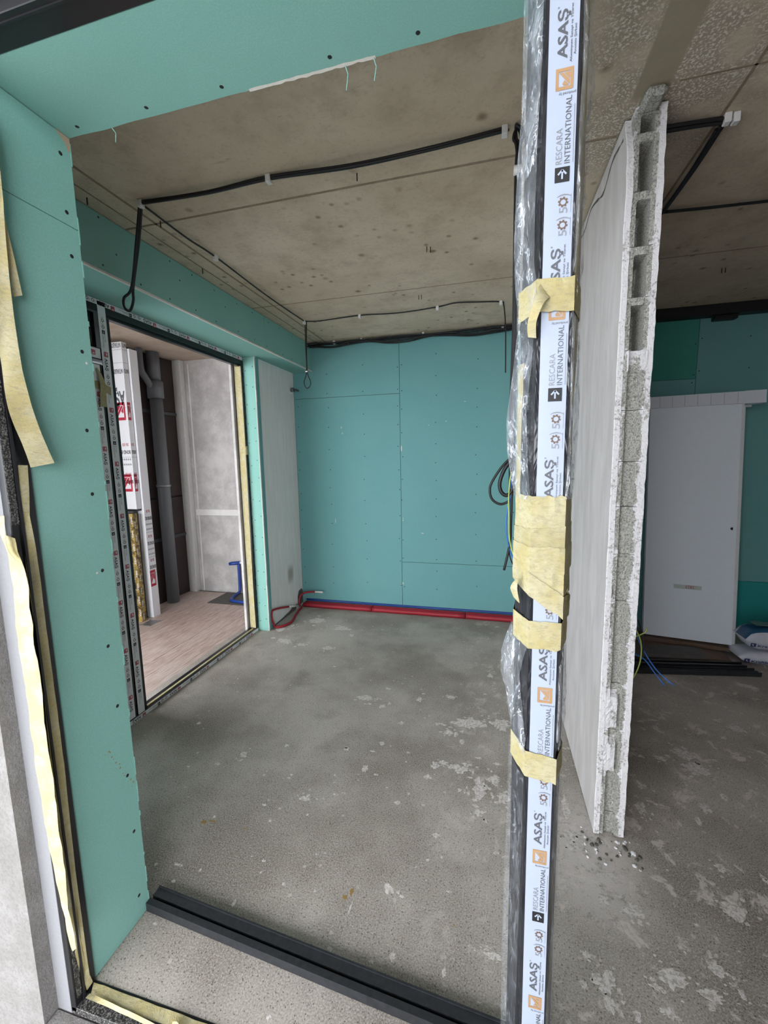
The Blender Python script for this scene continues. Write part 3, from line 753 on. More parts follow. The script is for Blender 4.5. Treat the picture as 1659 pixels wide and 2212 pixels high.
# ================================================================ THINGS
# dried drops on the floor
SP = [(-0.796,2.493,.055,.027),(-0.66,2.429,.018,.023),(-0.623,2.471,.008,.018),(-0.672,2.641,.019,.014),(-0.503,2.288,.016,.014),(-0.22,2.263,.026,.022),(-0.174,2.255,.012,.019),(-0.291,2.326,.01,.014),(-0.134,2.199,.012,.023),(-0.103,2.363,.081,.044),(-0.012,2.378,.014,.016),(0.08,2.395,.049,.044),(-0.575,2.087,.016,.015),(-0.755,1.998,.015,.014),(-0.607,2.012,.015,.005),(-0.414,2.044,.011,.007),(-1.296,1.829,.022,.022),(-1.094,1.949,.013,.011),(-0.614,1.877,.014,.024),(-0.262,1.982,.019,.022),(-0.285,1.897,.016,.018),(-0.22,2.012,.024,.013),(-0.136,1.987,.046,.026),(-0.101,2.015,.014,.01),(-0.041,2.088,.019,.007),(0.058,2.065,.017,.012),(-0.027,1.882,.031,.064),(0.039,1.951,.027,.031),(0.084,1.845,.025,.033),(-0.051,1.803,.013,.009),(-0.028,1.738,.024,.02),(-0.002,1.701,.009,.012),(-0.122,1.848,.009,.011),(-0.041,1.771,.011,.007),(-0.402,1.707,.013,.01),(-0.786,1.548,.005,.006),(-0.835,1.632,.025,.012),(-0.827,1.651,.007,.008),(-0.204,1.579,.013,.013),(0.046,1.555,.013,.007),(-0.665,1.381,.007,.003),(-0.74,1.24,.008,.006),(-0.348,1.317,.016,.019),(-0.311,1.313,.008,.007),(-0.886,1.136,.006,.011),(-0.287,1.111,.01,.012),(0.032,1.19,.026,.011),(-0.119,1.109,.006,.012),(-0.599,.882,.008,.009),(-0.75,1.8,.006,.006),(-0.36,1.77,.006,.006),(-0.467,1.219,.003,.018),(-0.438,2.555,.018,.021),(-0.238,2.632,.03,.021),(0.021,2.97,.019,.026),(-1.156,2.855,.012,.011),(-1.656,2.855,.01,.008),(0.326,1.261,.02,.014),(0.36,1.196,.026,.032),(0.362,1.15,.014,.024),(0.42,1.466,.017,.025),(0.517,1.439,.03,.032),(1.038,2.26,.055,.05),(1.02,2.364,.046,.042),(1.416,2.656,.04,.03),(0.686,1.934,.021,.035),(1.082,2.082,.014,.022),(0.853,1.525,.036,.03),(0.56,1.257,.038,.025),(0.657,1.236,.032,.015),(0.703,1.32,.024,.02),(0.887,1.691,.021,.018),(0.904,1.906,.014,.023),(0.898,2.299,.025,.02),(1.296,2.559,.017,.012),(0.736,2.071,.023,.017),(0.504,1.223,.014,.009),(0.297,1.177,.01,.012),(0.354,1.713,.03,.032),(0.357,1.848,.02,.06),(0.351,1.659,.025,.023),(0.747,1.262,.009,.013),(1.023,1.675,.009,.022),(0.966,1.994,.018,.03),(0.43,1.137,.009,.015),(0.518,1.166,.02,.012),(-1.192,1.212,.02,.007),(-1.091,1.213,.005,.007),(-1.117,1.012,.007,.004),(-1.922,3.426,.044,.04),(-1.857,3.519,.031,.031),(-1.747,3.193,.061,.044),(-1.588,3.161,.04,.026),(-1.344,3.557,.074,.042),(-1.668,3.7,.069,.056),(-1.897,3.231,.017,.018),(-1.21,3.435,.021,.028),(-1.328,3.142,.04,.033),(-1.725,2.013,.014,.012),(-1.391,1.735,.012,.009)]
b = B()
def blob(b, x, y, rx, ry, mat, seed, h=.0005):
    k = 30; i = b.mi(mat); rr = []
    for e in range(k):
        a = 2*math.pi*e/k; q = Vector((math.cos(a)*1.3, math.sin(a)*1.3, seed*3.7))
        r = max(.25, 1+.55*mn.noise(q)+.5*mn.noise(q*2.9)+.25*mn.noise(q*6))
        rr.append((x+rx*r*math.cos(a), y+ry*r*math.sin(a)))
    lo = [b.bm.verts.new((p[0], p[1], .0002)) for p in rr]
    hi = [b.bm.verts.new((x+(p[0]-x)*.9, y+(p[1]-y)*.9, h)) for p in rr]; c = b.bm.verts.new((x, y, h))
    for e in range(k):
        n = (e+1) % k
        for f in (b.bm.faces.new((lo[e], lo[n], hi[n], hi[e])), b.bm.faces.new((hi[e], hi[n], c))): f.material_index = i
for i, (x, y, rx, ry) in enumerate(SP):
    blob(b, x, y, rx, ry, 'splat', i)
    if rx > .02:
        for q in range(7):
            a = rnd.uniform(0, 6.28); d = rnd.uniform(1.2, 2.4); s = rnd.uniform(.1, .28)
            blob(b, x+rx*d*math.cos(a), y+ry*d*math.sin(a), rx*s, ry*s, 'splat', i*9+q)
for q in range(300):
    y = 1+2.8*rnd.random()**1.1; x = rnd.uniform(-1.9, .38) if q % 2 else rnd.uniform(.6, 2.3)
    if q % 2 == 0: y = rnd.uniform(.9, 3.1)
    s = rnd.uniform(.002, .007); blob(b, x, y, s*rnd.uniform(.7, 2), s, 'splat', q+300)
stuff(b.make('plaster_drops', floor))
b = B()
for (x, y, rx, ry) in ((-1.225, 1.408, .012, .010), (-1.19, 1.42, .018, .004), (-.48, 1.276, .006, .014), (-.498, 1.250, .008, .008), (-1.02, 1.42, .005, .004), (-.10, 1.25, .003, .003)):
    blob(b, x, y, rx, ry, 'glue_orange', x)
stuff(b.make('glue_spots', floor))

# corner post in film, wrap and tape
post = thing('corner_post', 'black corner post in printed white film and clear wrap with masking tape', 'post', (.108, .90, 0))
HEX = [(.080, .84), (.138, .84), (.157, .90), (.150, .965), (.064, .965), (.056, .90)]
B().prism(HEX, .0, 2.526, 'black_wrap').make('profile', post)
fl = B().box(.0865, .1335, .8388, .8399, .0, 2.526, 'white_film').make('protective_film', post)
b = B(); p = Pr(b, (0, .8388, 0), (0, 0, 1), (-1, 0, 0)); q = Pr(b, (0, .8388, 0), (-1, 0, 0), (0, 0, -1))
for kz in range(-1, 7):
    z = .362+.370*kz
    if z+.03 < 2.52 and z > .02:
        p.logo(z, -.127, .033, 'ink_orange', .028)
        q.text('produced by', -.1315, -(z-.004), .0045, 'ink_grey', .027)
    if z+.12 < 2.52 and z > 0:
        p.text('ASAŞ', z+.047, -.1155, .0155, 'ink_grey', .073, .022)
        p.text('Alüminyum Sanayi ve Ticaret', z+.040, -.1235, .0036, 'ink_grey', .086, .006)
        p.text('Anonim Şirketi', z+.050, -.1295, .0036, 'ink_grey', .045, .006)
        p.text('®', z+.122, -.102, .003, 'ink_grey')
    for a in (.140, .177):
        if z+a+.03 < 2.52 and z+a > 0:
            p.text('5', z+a, -.124, .014, 'ink_light', .010); p.gear(z+a+.018, -.117, .0085, 'ink_brown')
            p.text(')', z+a+.026, -.124, .018, 'ink_light', .005); p.shape([(z+a, -.130), (z+a+.03, -.130), (z+a+.03, -.1293), (z+a, -.1293)], 'ink_light')
    if 0 < z+.229 and z+.36 < 2.52:
        p.arrowbox(z+.227, -.126, .024, 'ink_black', 'white_film')
        p.text('RESCARA', z+.256, -.1125, .0105, 'ink_light', .056)
        p.text('INTERNATIONAL', z+.256, -.1255, .0095, 'ink_grey', .104)
        p.shape([(z+.256, -.131), (z+.346, -.131), (z+.346, -.1298), (z+.256, -.1298)], 'ink_light')
b.make('film_print', fl)['kind'] = 'stuff'
def band(z0, z1, mt='tape', tilt=0.0, grow=.0014, jag=.002, seed=0, hexp=HEX):
    b = B(); c = Vector((.108, .9)); rows = 5; per = []
    for i in range(len(hexp)):
        p0 = Vector(hexp[i]); p1 = Vector(hexp[(i+1) % len(hexp)])
        for s in range(6): per.append(p0.lerp(p1, s/6))
    R = []
    for r in range(rows+1):
        row = []
        for e, pp in enumerate(per):
            d = (pp-c); a = d.normalized()
            z = z0+(z1-z0)*r/rows+tilt*(pp.x-.108)
            if r in (0, rows): z += jag*mn.noise(Vector((e*.9, seed, r)))
            g = grow+.0012*mn.noise(Vector((e*1.1, z*40, seed)))
            pt = c+a*(d.length+g+.0016); row.append(b.bm.verts.new((pt.x, pt.y, z)))
        R.append(row)
    i = b.mi(mt)
    for r0, r1 in zip(R, R[1:]):
        for e in range(len(per)):
            f = b.bm.faces.new((r0[e], r0[(e+1) % len(per)], r1[(e+1) % len(per)], r1[e])); f.material_index = i
    return b.make('masking_tape', post)
for (z0, z1, mt, tl, gr, sd) in ((1.856, 1.913, 'tape', -.05, .004, 1), (1.455, 1.523, 'tape', 0, .002, 2), (1.405, 1.462, 'tape_old', .1, .0035, 3), (1.375, 1.425, 'tape', 0, .005, 7),
                                 (1.335, 1.385, 'tape', -.25, .0035, 4), (1.305, 1.352, 'tape', -.75, .005, 5), (1.216, 1.274, 'tape', 0, .002, 6), (.930, .988, 'tape', -.15, .002, 8)):
    band(z0, z1, mt, tl, gr, .004, sd)
B().strip([(.082, .835, 1.905), (.077, .828, 1.89), (.070, .820, 1.865), (.062, .822, 1.835), (.064, .832, 1.815)], [(.100, .834, 1.880), (.092, .822, 1.872), (.084, .814, 1.858), (.076, .816, 1.835), (.078, .830, 1.812)], 'tape', n=4).make('tape_flap', post)
B().strip([(.052, .86, 1.345), (.045, .868, 1.33), (.050, .872, 1.31)], [(.060, .85, 1.36), (.058, .85, 1.335), (.062, .85, 1.305)], 'tape', n=3).make('tape_flap', post)
B().strip([(.150, .868, 1.33), (.162, .876, 1.32), (.158, .88, 1.30)], [(.152, .86, 1.34), (.158, .865, 1.31), (.154, .872, 1.285)], 'tape', n=3).make('tape_flap', post)
# long edge tapes on the flanks
B().strip([(.1405, .845, 2.52), (.1405, .845, 2.2), (.1425, .853, 2.0), (.1425, .853, 1.6)], [(.158, .895, 2.52), (.158, .895, 2.2), (.158, .896, 2.0), (.156, .892, 1.6)], 'tape', n=4).make('masking_tape', post)
B().strip([(.0530, .898, 1.78), (.0530, .898, 1.65), (.0530, .898, 1.52)], [(.0605, .880, 1.78), (.0610, .880, 1.65), (.0600, .882, 1.52)], 'tape_old', n=4).make('masking_tape', post)
WL = [(2.52, .053), (2.416, .053), (2.267, .053), (2.191, .048), (2.111, .045), (2.03, .044), (1.946, .047), (1.911, .053), (1.859, .053), (1.771, .045), (1.68, .034), (1.605, .038), (1.539, .048), (1.52, .053)]
WR = [(2.52, .166), (2.388, .164), (2.242, .169), (2.168, .164), (2.053, .163), (1.964, .163), (1.899, .160), (1.849, .161), (1.675, .167), (1.584, .166), (1.529, .162), (1.50, .160)]
WL2 = [(1.22, .054), (1.183, .041), (1.139, .030), (1.075, .043), (1.011, .054), (.985, .054)]
WR2 = [(1.22, .160), (1.091, .164), (1.026, .161), (.985, .160)]
WL3 = [(.935, .053), (.732, .052), (.633, .049), (.481, .047), (.297, .046), (.0, .046)]
WR3 = [(.935, .160), (.756, .161), (.636, .160), (.387, .161), (.0, .161)]
def itp(T, z):
    for (a, x), (c, y) in zip(T, T[1:]):
        if a >= z >= c: return x+(y-x)*((a-z)/(a-c) if a != c else 0)
    return T[0][1] if z > T[0][0] else T[-1][1]
def wrap(Lt, Rt, z0, z1, sd, push, mt='clear_wrap'):
    b = B(); nz = int((z1-z0)/.012); k = 40; R = []; i = b.mi(mt)
    for r in range(nz+1):
        z = z0+(z1-z0)*r/nz; xl = itp(Lt, z); xr = itp(Rt, z); row = []
        edge = min(1, min(z-z0, z1-z)/.05)
        for e in range(k):
            a = 2*math.pi*e/k; dx = math.cos(a); dy = math.sin(a)
            cx = .108; hw = (xr-cx) if dx > 0 else (cx-xl)
            X = cx+hw*max(-1, min(1, dx*1.25)) if abs(dx) < .8 else cx+hw*(1 if dx > 0 else -1)
            fy = abs(dx)
            Y = .90+(.072 if dy > 0 else -(.064+push*edge))*max(-1, min(1, dy*1.7))
            # stay outside the profile: taper the front like the post
            if dy < 0:
                tt = (abs(X-cx)-.030)/max(.005, hw-.030)
                if tt > 0: Y = (.836-push*edge)+(.90-.836+push*edge)*min(1, tt)
            P = Vector((X*20, Y*20, z*9+sd))
            cr = .0040*mn.noise(P)+.0026*mn.noise(Vector((P.x*2.2, P.y*2.2, P.z*4.5)))+.0012*mn.noise(P*7)
            n2 = Vector((X-cx, Y-.9)).normalized()
            row.append(b.bm.verts.new((X+n2.x*abs(cr), Y+n2.y*abs(cr)-.001, z)))
        R.append(row)
    for r0, r1 in zip(R, R[1:]):
        for e in range(k):
            f = b.bm.faces.new((r0[e], r0[(e+1) % k], r1[(e+1) % k], r1[e])); f.material_index = i; f.smooth = True
    return b.make('clear_plastic_wrap', post)
wrap(WL, WR, 1.515, 2.515, 0, .004); wrap(WL2, WR2, .985, 1.218, 4, .002); wrap(WL3, WR3, .004, .932, 9, .0015, 'tight_wrap')

# floor track across the opening
tk = thing('floor_track', 'dusty black twin-channel floor track lying across the opening', 'track', (-.6, 1.04, 0))
def trackpart(y0, y1, z0, z1, nm, mt='black_dusty'):
    b = B(); L = ((-1.178, 1.0), (.12, .905)); i = b.mi(mt)
    pts = []
    for (x, yy) in L:
        pts.append([b.bm.verts.new((x, yy+y, z)) for y, z in ((y0, z0), (y1, z0), (y1, z1), (y0, z1))])
    for e in range(4): b.bm.faces.new((pts[0][e], pts[0][(e+1) % 4], pts[1][(e+1) % 4], pts[1][e])).material_index = i
    b.bm.faces.new(pts[0]); b.bm.faces.new(pts[1])
    return b.make(nm, tk)
trackpart(.038, .104, .001, .006, 'base_plate'); trackpart(.038, .046, .006, .034, 'side_rail'); trackpart(.046, .058, .028, .034, 'side_rail')
trackpart(.070, .100, .006, .030, 'centre_rail'); trackpart(.098, .104, .006, .034, 'side_rail')

# ------------------------------------------------ cables
def cable(name, label, runs, clips=(), group=None, mat='rubber', off=None):
    t = thing(name, label, 'cable', off or runs[0][0][0], group)
    for pts, r, st in runs: B().tube(pts, r, mat, 7, st).make('cable', t)
    for (c, ax) in clips:
        b = B(); x, y, z = c
        b.box(x-.011, x+.011, y-.014, y+.014, z-.023, z+.009, 'white_plastic', .003); b.make('cable_clip', t)
    return t
def bundle(pts, n, r, spread=.006, st=6, jit=.004, seed=1):
    out = []; R = random.Random(seed)
    for i in range(n):
        a = 2*math.pi*i/n; ox, oz = spread*math.cos(a), spread*math.sin(a)
        out.append(([(p[0]+(oz if abs(pts[-1][1]-pts[0][1]) > abs(pts[-1][0]-pts[0][0]) else 0)+R.uniform(-jit, jit)*.5, p[1]+ox*.8+R.uniform(-jit, jit)*.4, p[2]+oz*.7) for p in pts], r, st))
    return out
cable('cable_run', 'thick black cable run clipped across the front of the left ceiling',
      bundle([(-1.545, 1.70, 2.764), (-1.2, 1.704, 2.752), (-.905, 1.709, 2.762), (-.55, 1.708, 2.744), (-.25, 1.71, 2.748), (.01, 1.713, 2.762), (.046, 1.713, 2.764)], 3, .0058, .006),
      [((-1.54, 1.70, 2.766), 0), ((-.905, 1.709, 2.766), 0), ((.036, 1.713, 2.766), 0)], off=(-.8, 1.7, 2.76))
cable('cable_run', 'black cable pair clipped along the left edge of the ceiling',
      bundle([(-1.541, 1.72, 2.762), (-1.54, 2.0, 2.756), (-1.537, 2.224, 2.764), (-1.54, 2.8, 2.754), (-1.541, 3.40, 2.766)], 2, .0045, .0045, seed=4),
      [((-1.537, 2.224, 2.766), 0), ((-1.541, 3.41, 2.766), 0)], off=(-1.54, 2.6, 2.76))
cable('cable_run', 'thin wavy black cable crossing the ceiling near the back wall',
      [([(-1.541, 3.41, 2.768), (-1.40, 3.412, 2.758), (-1.05, 3.415, 2.768), (-.72, 3.40, 2.75), (-.415, 3.416, 2.768), (-.27, 3.36, 2.764), (-.10, 3.40, 2.766), (.063, 3.455, 2.768), (.085, 3.45, 2.74), (.10, 3.45, 2.585), (.104, 3.45, 2.40), (.106, 3.45, 2.243)], .0048, 7)],
      [((-1.05, 3.415, 2.766), 0), ((-.415, 3.416, 2.766), 0), ((.063, 3.455, 2.766), 0)], off=(-.7, 3.4, 2.76))
cable('hanging_cable', 'doubled black cable slanting from the ceiling corner to the patio door head',
      [([(-1.545, 1.70, 2.764), (-1.61, 1.73, 2.62), (-1.70, 1.772, 2.45), (-1.735, 1.757, 2.40), (-1.745, 1.762, 2.36), (-1.735, 1.785, 2.35), (-1.72, 1.796, 2.40), (-1.70, 1.782, 2.455), (-1.60, 1.735, 2.63), (-1.540, 1.705, 2.764)], .0065, 6)], off=(-1.545, 1.7, 2.76))
tt = cable('hanging_cable', 'thin black cable dropping in the far left corner with a loop at its end',
      [([(-1.542, 3.43, 2.768), (-1.547, 3.43, 2.6), (-1.549, 3.43, 2.36), (-1.575, 3.43, 2.28), (-1.566, 3.43, 2.235), (-1.546, 3.43, 2.22), (-1.52, 3.43, 2.24), (-1.516, 3.43, 2.28), (-1.542, 3.432, 2.36), (-1.538, 3.432, 2.6), (-1.530, 3.432, 2.768)], .0042, 6)], off=(-1.542, 3.41, 2.76))
B().tube([(-1.555, 3.425, 2.36), (-1.535, 3.425, 2.36)], .006, 'white_plastic', 6).make('cable_tie', tt)
# vertical bundle beside the post with its coiled ends
hb = thing('cable_drop', 'black cable bundle hanging from the ceiling behind the post, ends coiled', 'cable', (.078, 1.71, 2.76))
for i, (dx, dy) in enumerate(((0, 0), (.010, .004), (-.004, .010), (.006, -.008))):
    B().tube([(.074+dx*.6-(.006 if i % 2 else -.010), 1.712+dy, 2.768), (.070+dx+(.026 if i > 1 else -.004), 1.711+dy, 2.73), (.081+dx, 1.71+dy, 2.64), (.083+dx, 1.71+dy, 2.1), (.079+dx, 1.71+dy, 1.84), (.080+dx, 1.71+dy, 1.60), (.082+dx, 1.71+dy, 1.45)], .0055, 'rubber', 7, 6).make('cable', hb)
B().tube([(.084, 1.71, 1.60), (.045, 1.705, 1.56), (.008, 1.705, 1.50), (.000, 1.705, 1.465), (.010, 1.705, 1.43), (.040, 1.705, 1.412), (.070, 1.705, 1.422), (.086, 1.70, 1.45)], .005, 'rubber', 7, 6).make('cable', hb)
B().tube([(.084, 1.70, 1.59), (.055, 1.70, 1.55), (.038, 1.70, 1.50), (.042, 1.70, 1.465), (.060, 1.70, 1.448), (.078, 1.70, 1.456), (.088, 1.70, 1.48)], .0075, 'rubber', 7, 6).make('cable', hb)
B().tube([(.084, 1.70, 1.47), (.083, 1.70, 1.33), (.080, 1.70, 1.25), (.060, 1.70, 1.144)], .0052, 'rubber', 7, 5).make('cable', hb)
B().tube([(.080, 1.705, 1.27), (.080, 1.705, 1.21), (.095, 1.71, 1.165), (.12, 1.72, 1.13)], .0028, 'rubber', 6, 5).make('cable', hb)
B().tube([(.082, 1.695, 1.54), (.075, 1.69, 1.50), (.072, 1.69, 1.42), (.075, 1.69, 1.36), (.079, 1.69, 1.27), (.10, 1.69, 1.20), (.14, 1.70, 1.15)], .0024, 'green_wire', 6, 6).make('earth_wire', hb)
B().tube([(.082, 1.70, 1.52), (.078, 1.698, 1.44), (.066, 1.698, 1.37), (.070, 1.698, 1.27), (.10, 1.70, 1.18), (.14, 1.71, 1.12)], .0028, 'blue_wire', 6, 6).make('neutral_wire', hb)
B().tube([(.068, 1.705, 2.62), (.10, 1.705, 2.618)], .016, 'white_plastic', 8).make('cable_tie', hb)
# trunk along the head of the back wall
runs = []
for i in range(6):
    R = random.Random(i); P = []
    for jx in range(13):
        x = -1.93+2.32*jx/12
        P.append((x, 4.085-.03*(i % 3)+R.uniform(-.012, .012), 2.758-.014*(i//3)-(.022 if (jx in (2, 5, 6, 9, 10) and i > 2) else 0)-R.uniform(0, .012)))
    runs.append((P, .0065, 4))
tt = cable('cable_bundle', 'bundle of black cables clipped along the top of the left back wall', runs, [((x, 4.055, 2.766), 0) for x in (-1.52, -1.235, -.626, .093)], off=(-.8, 4.06, 2.75))
B().tube([(-1.40, 4.03, 2.73), (-1.36, 3.99, 2.71), (-1.345, 3.98, 2.72)], .007, 'rubber', 7, 3).make('cable_end', tt)
B().tube([(-.04, 4.0, 2.715), (.02, 4.0, 2.725), (.10, 4.0, 2.722), (.14, 4.01, 2.71)], .009, 'rubber', 7, 3).make('cable_end', tt)
# right room
cable('cable_run', 'thick black cable bundle crossing to the broken partition head, right ceiling',
      bundle([(.575, 1.85, 2.752), (.70, 1.862, 2.756), (.805, 1.885, 2.764)], 4, .0065, .011, 5, seed=11), [((.79, 1.87, 2.766), 0), ((.818, 1.875, 2.766), 0)], off=(.70, 1.86, 2.75))
cable('cable_run', 'thick black cable bundle running deeper along the right ceiling',
      bundle([(.785, 1.90, 2.758), (.79, 2.12, 2.75), (.795, 2.41, 2.758), (.80, 2.46, 2.764)], 4, .006, .010, 5, seed=12), [], off=(.79, 2.15, 2.75))
cable('cable_run', 'thin black cable pair running right across the right ceiling',
      bundle([(.80, 2.455, 2.762), (1.0, 2.458, 2.754), (1.24, 2.49, 2.76), (1.8, 2.52, 2.752), (2.6, 2.53, 2.762)], 2, .005, .004, 5, seed=13), [((1.8, 2.52, 2.766), 0)], off=(1.3, 2.5, 2.75))
t = thing('insulation_strip', 'black foam strip along the top of the right back wall', 'strip', (1.9, 4.09, 2.70))
B().box(.566, 3.19, 4.03, 4.128, 2.693, 2.7725, 'rubber', .004).make('foam_strip', t)
B().box(1.74, 1.90, 4.06, 4.128, 2.660, 2.692, 'rubber', .004).make('bracket', t)

# ------------------------------------------------ pipes in the left room
def ridged(pts, r, mat, st=5):
    return B().tube(pts, r, mat, 9, st)
for (y, z, lb) in ((4.038, .0245, 'red sleeved pipe lying on the floor along the back wall'), (4.090, .0245, 'red sleeved pipe behind the other one at the foot of the back wall')):
    t = thing('sleeved_pipe', lb, 'pipe', (-.8, y, 0), 'red pipes along the back wall')
    for (x0, x1) in ((-1.975, -1.19), (-1.19, -.22), (-.22, .44)):
        b = B(); n = 14
        b.tube([(x0+.003+(x1-x0-.006)*i/n, y+.0022*math.sin(i*1.3+x0), z+.0005*(i % 2)) for i in range(n+1)], lambda q: .0238, 'red_pipe', 10); b.make('pipe_sleeve', t)
tag(ridged([(-1.97, 4.118, .058), (-1.0, 4.117, .057), (.44, 4.118, .058)], .0105, 'blue_pipe', 6).make('water_pipe', None, (-.8, 4.115, .048)), 'blue pipe tucked behind the red ones along the back wall', 'pipe')
t = thing('pipe_tail', 'red pipe tail with taped end standing out of the far pier corner', 'pipe', (-1.985, 4.03, 0))
B().tube([(-1.998, 3.995, .018), (-2.005, 4.0, .07), (-1.998, 4.02, .125), (-1.95, 4.04, .160), (-1.87, 4.05, .170), (-1.835, 4.05, .172)], .0105, 'red_pipe', 9, 5).make('pipe_sleeve', t)
B().tube([(-1.834, 4.05, .172), (-1.79, 4.05, .174), (-1.745, 4.05, .172)], .0115, 'white_plastic', 8).make('taped_end', t)
t = thing('pipe_tail', 'red pipe tail looping up the pier and along the floor, end taped white', 'pipe', (-1.99, 3.42, 0))
B().tube([(-1.985, 3.425, .02), (-2.006, 3.415, .10), (-2.005, 3.415, .165), (-2.002, 3.45, .178), (-2.000, 3.58, .150), (-1.998, 3.74, .105)], .0105, 'red_pipe', 9, 5).make('pipe_sleeve', t)
B().tube([(-1.998, 3.741, .105), (-1.996, 3.85, .070), (-1.994, 3.95, .040)], .0105, 'white_plastic', 8).make('taped_end', t)
B().tube([(-1.985, 3.43, .014), (-1.93, 3.46, .013), (-1.89, 3.58, .013), (-1.93, 3.75, .013), (-1.955, 3.88, .013), (-1.97, 3.98, .013)], .0120, 'red_pipe', 9, 5).make('pipe_sleeve', t)

# ------------------------------------------------ right room goods
import mathutils
def leaning(name, label, x0, x1, zl, y0, lean, th, rot, mt, cat):
    t = thing(name, label, cat, ((x0+x1)/2, y0, 0))
    return t
TL = math.atan2(.15, 1.93)
def leafco(u, zz, d, x0, y0, rz):   # u across, zz up the leaf, d depth behind its face
    y = y0+zz*math.sin(TL)+d*math.cos(TL); z = .0745+zz*math.cos(TL)-d*math.sin(TL)
    return Vector((x0+u*math.cos(rz)-(0)*math.sin(rz), y+u*math.sin(rz), z))
def slab(b, u0, u1, z0, z1, d0, d1, x0, y0, rz, mt):
    i = b.mi(mt); V = [b.bm.verts.new(leafco(u, z, d, x0, y0, rz)) for u in (u0, u1) for z in (z0, z1) for d in (d0, d1)]
    for f in ((0, 1, 3, 2), (4, 6, 7, 5), (0, 4, 5, 1), (2, 3, 7, 6), (0, 2, 6, 4), (1, 5, 7, 3)): b.bm.faces.new([V[e] for e in f]).material_index = i
DX, DY, DR = 1.285, 3.815, -.17
t = thing('door_leaf', 'white door leaf leaning on the back wall, taped number upside down', 'door', (1.6, 3.8, .06), None)
b = B(); slab(b, 0, .62, 0, 1.90, 0, .036, DX, DY, DR, 'door_white'); b.make('panel', t)
b = B(); slab(b, .603, .6205, .001, 1.899, -.0008, .037, DX, DY, DR, 'door_edge'); b.make('edge_band', t)
b = B(); b.disc(leafco(.575, .93, -.0002, DX, DY, DR), (leafco(0, 0, -1, 0, 0, DR)-leafco(0, 0, 0, 0, 0, DR)), .012, 'screw', 12, .0008); b.make('lock_hole', t)
b = B(); slab(b, .205, .395, .418, .452, -.0008, 0, DX, DY, DR, 'label_tape'); lt = b.make('label_tape', t)
b = B(); o_ = leafco(.345, .447, -.0012, DX, DY, DR); uu = -(leafco(1, 0, 0, 0, 0, DR)-leafco(0, 0, 0, 0, 0, DR)); vv = -(leafco(0, 1, 0, 0, 0, DR)-leafco(0, 0, 0, 0, 0, DR))
Pr(b, o_, uu, vv).text('2823', 0, 0, .024, 'ink_red', .058, .006); b.make('handwriting', lt)
t = thing('door_leaf', 'second white door leaf behind the taped one, only its edge showing', 'door', (1.62, 3.86, .06))
b = B(); slab(b, .02, .645, 0, 1.885, .042, .076, DX, DY, DR, 'door_edge'); b.make('panel', t)
t = thing('door_casing', 'white wrapped door casing lying across the tops of the leaning leaves', 'casing', (1.6, 3.98, 1.97))
def caz(b, u0, u1, z0, z1, d0, d1, mt): slab(b, u0, u1, z0, z1, d0, d1, DX, DY, DR, mt)
b = B(); caz(b, -.05, .745, 1.902, 1.995, .0, .06, 'casing_wrap'); b.make('board', t)
b = B(); caz(b, .62, .748, 1.900, 1.997, -.001, .061, 'casing_wrap'); b.make('wrap_overlap', t)
b = B(); caz(b, .625, .70, 1.886, 1.9015, .08, .10, 'door_edge'); b.make('stop_lath', t)
for i in range(8):
    b = B(); caz(b, -.02+i*.085, -.0185+i*.085, 1.905, 1.99, -.0012, 0, 'ink_light'); b.make('printed_line', t)
# cement bags
def bag(label, x0, y0, z0, L, W, H, skew, top):
    t = thing('cement_bag', label, 'bag', (x0+L/2, y0+W/2, z0), 'printed bags by the right back wall')
    b = B(); nu, nv = 18, 14; G = {}
    for side in (1, -1):
        for i in range(nu+1):
            for j in range(nv+1):
                u = i/nu*2-1; v = j/nv*2-1
                e = (max(0, 1-abs(u)**5))**.5*(max(0, 1-abs(v)**5))**.5
                h = H/2*e*(.95+.05*mn.noise(Vector((u*2, v*2, side+x0+z0*9))))
                G[(side, i, j)] = (x0+L/2+u*L/2, y0+W/2+v*W/2+skew*u, z0+H/2+side*h)
    for side in (1, -1):
        V = {}
        for i in range(nu+1):
            for j in range(nv+1): V[(i, j)] = b.bm.verts.new(G[(side, i, j)])
        for i in range(nu):
            for j in range(nv):
                f = b.bm.faces.new((V[(i, j)], V[(i+1, j)], V[(i+1, j+1)], V[(i, j+1)])); f.smooth = True
                f.material_index = b.mi('bag_blue' if (top and side == 1 and 0 < j < 11) else 'bag_white')
    b.mi('bag_white')
    bmesh.ops.remove_doubles(b.bm, verts=list(b.bm.verts), dist=.0005)
    b.make('sack', t)
    b = B(); pr = Pr(b, (x0+.025, y0-.002-skew*.8, z0+H*.22), (1, skew*2/L, 0), (0, -.15, .99))
    s = .034
    pr.shape([(0, s), (s, s), (s, s*.15), (s*.6, 0), (0, s*.2)], 'ink_blue')
    Pr(b, pr.o+pr.n*.0004, pr.u, pr.v).shape([(s*.3, s*.78), (s*.62, s*.78), (s*.45, s*.58), (s*.72, s*.25), (s*.62, s*.2), (s*.26, s*.58)], 'bag_white')
    pr.text('Kraftb', s*1.35, s*.15, s*.55, 'ink_blue', .105, .02)
    pr.shape([(s*1.9, -s*.25), (s*5, -s*.25), (s*5, -s*.12), (s*1.9, -s*.12)], 'ink_light')
    b.make('bag_print', t)['kind'] = 'stuff'
    return t
bag('white printed bag at the bottom of the pair by the door leaf', 1.850, 3.525, .001, .62, .21, .105, -.006, False)
bag('blue and white printed bag lying on top of the other bag', 1.880, 3.525, .108, .60, .185, .185, -.006, True)
t = thing('plastic_sheet', 'crumpled clear dark plastic draped over the top bag', 'sheet', (2.1, 3.65, .286))
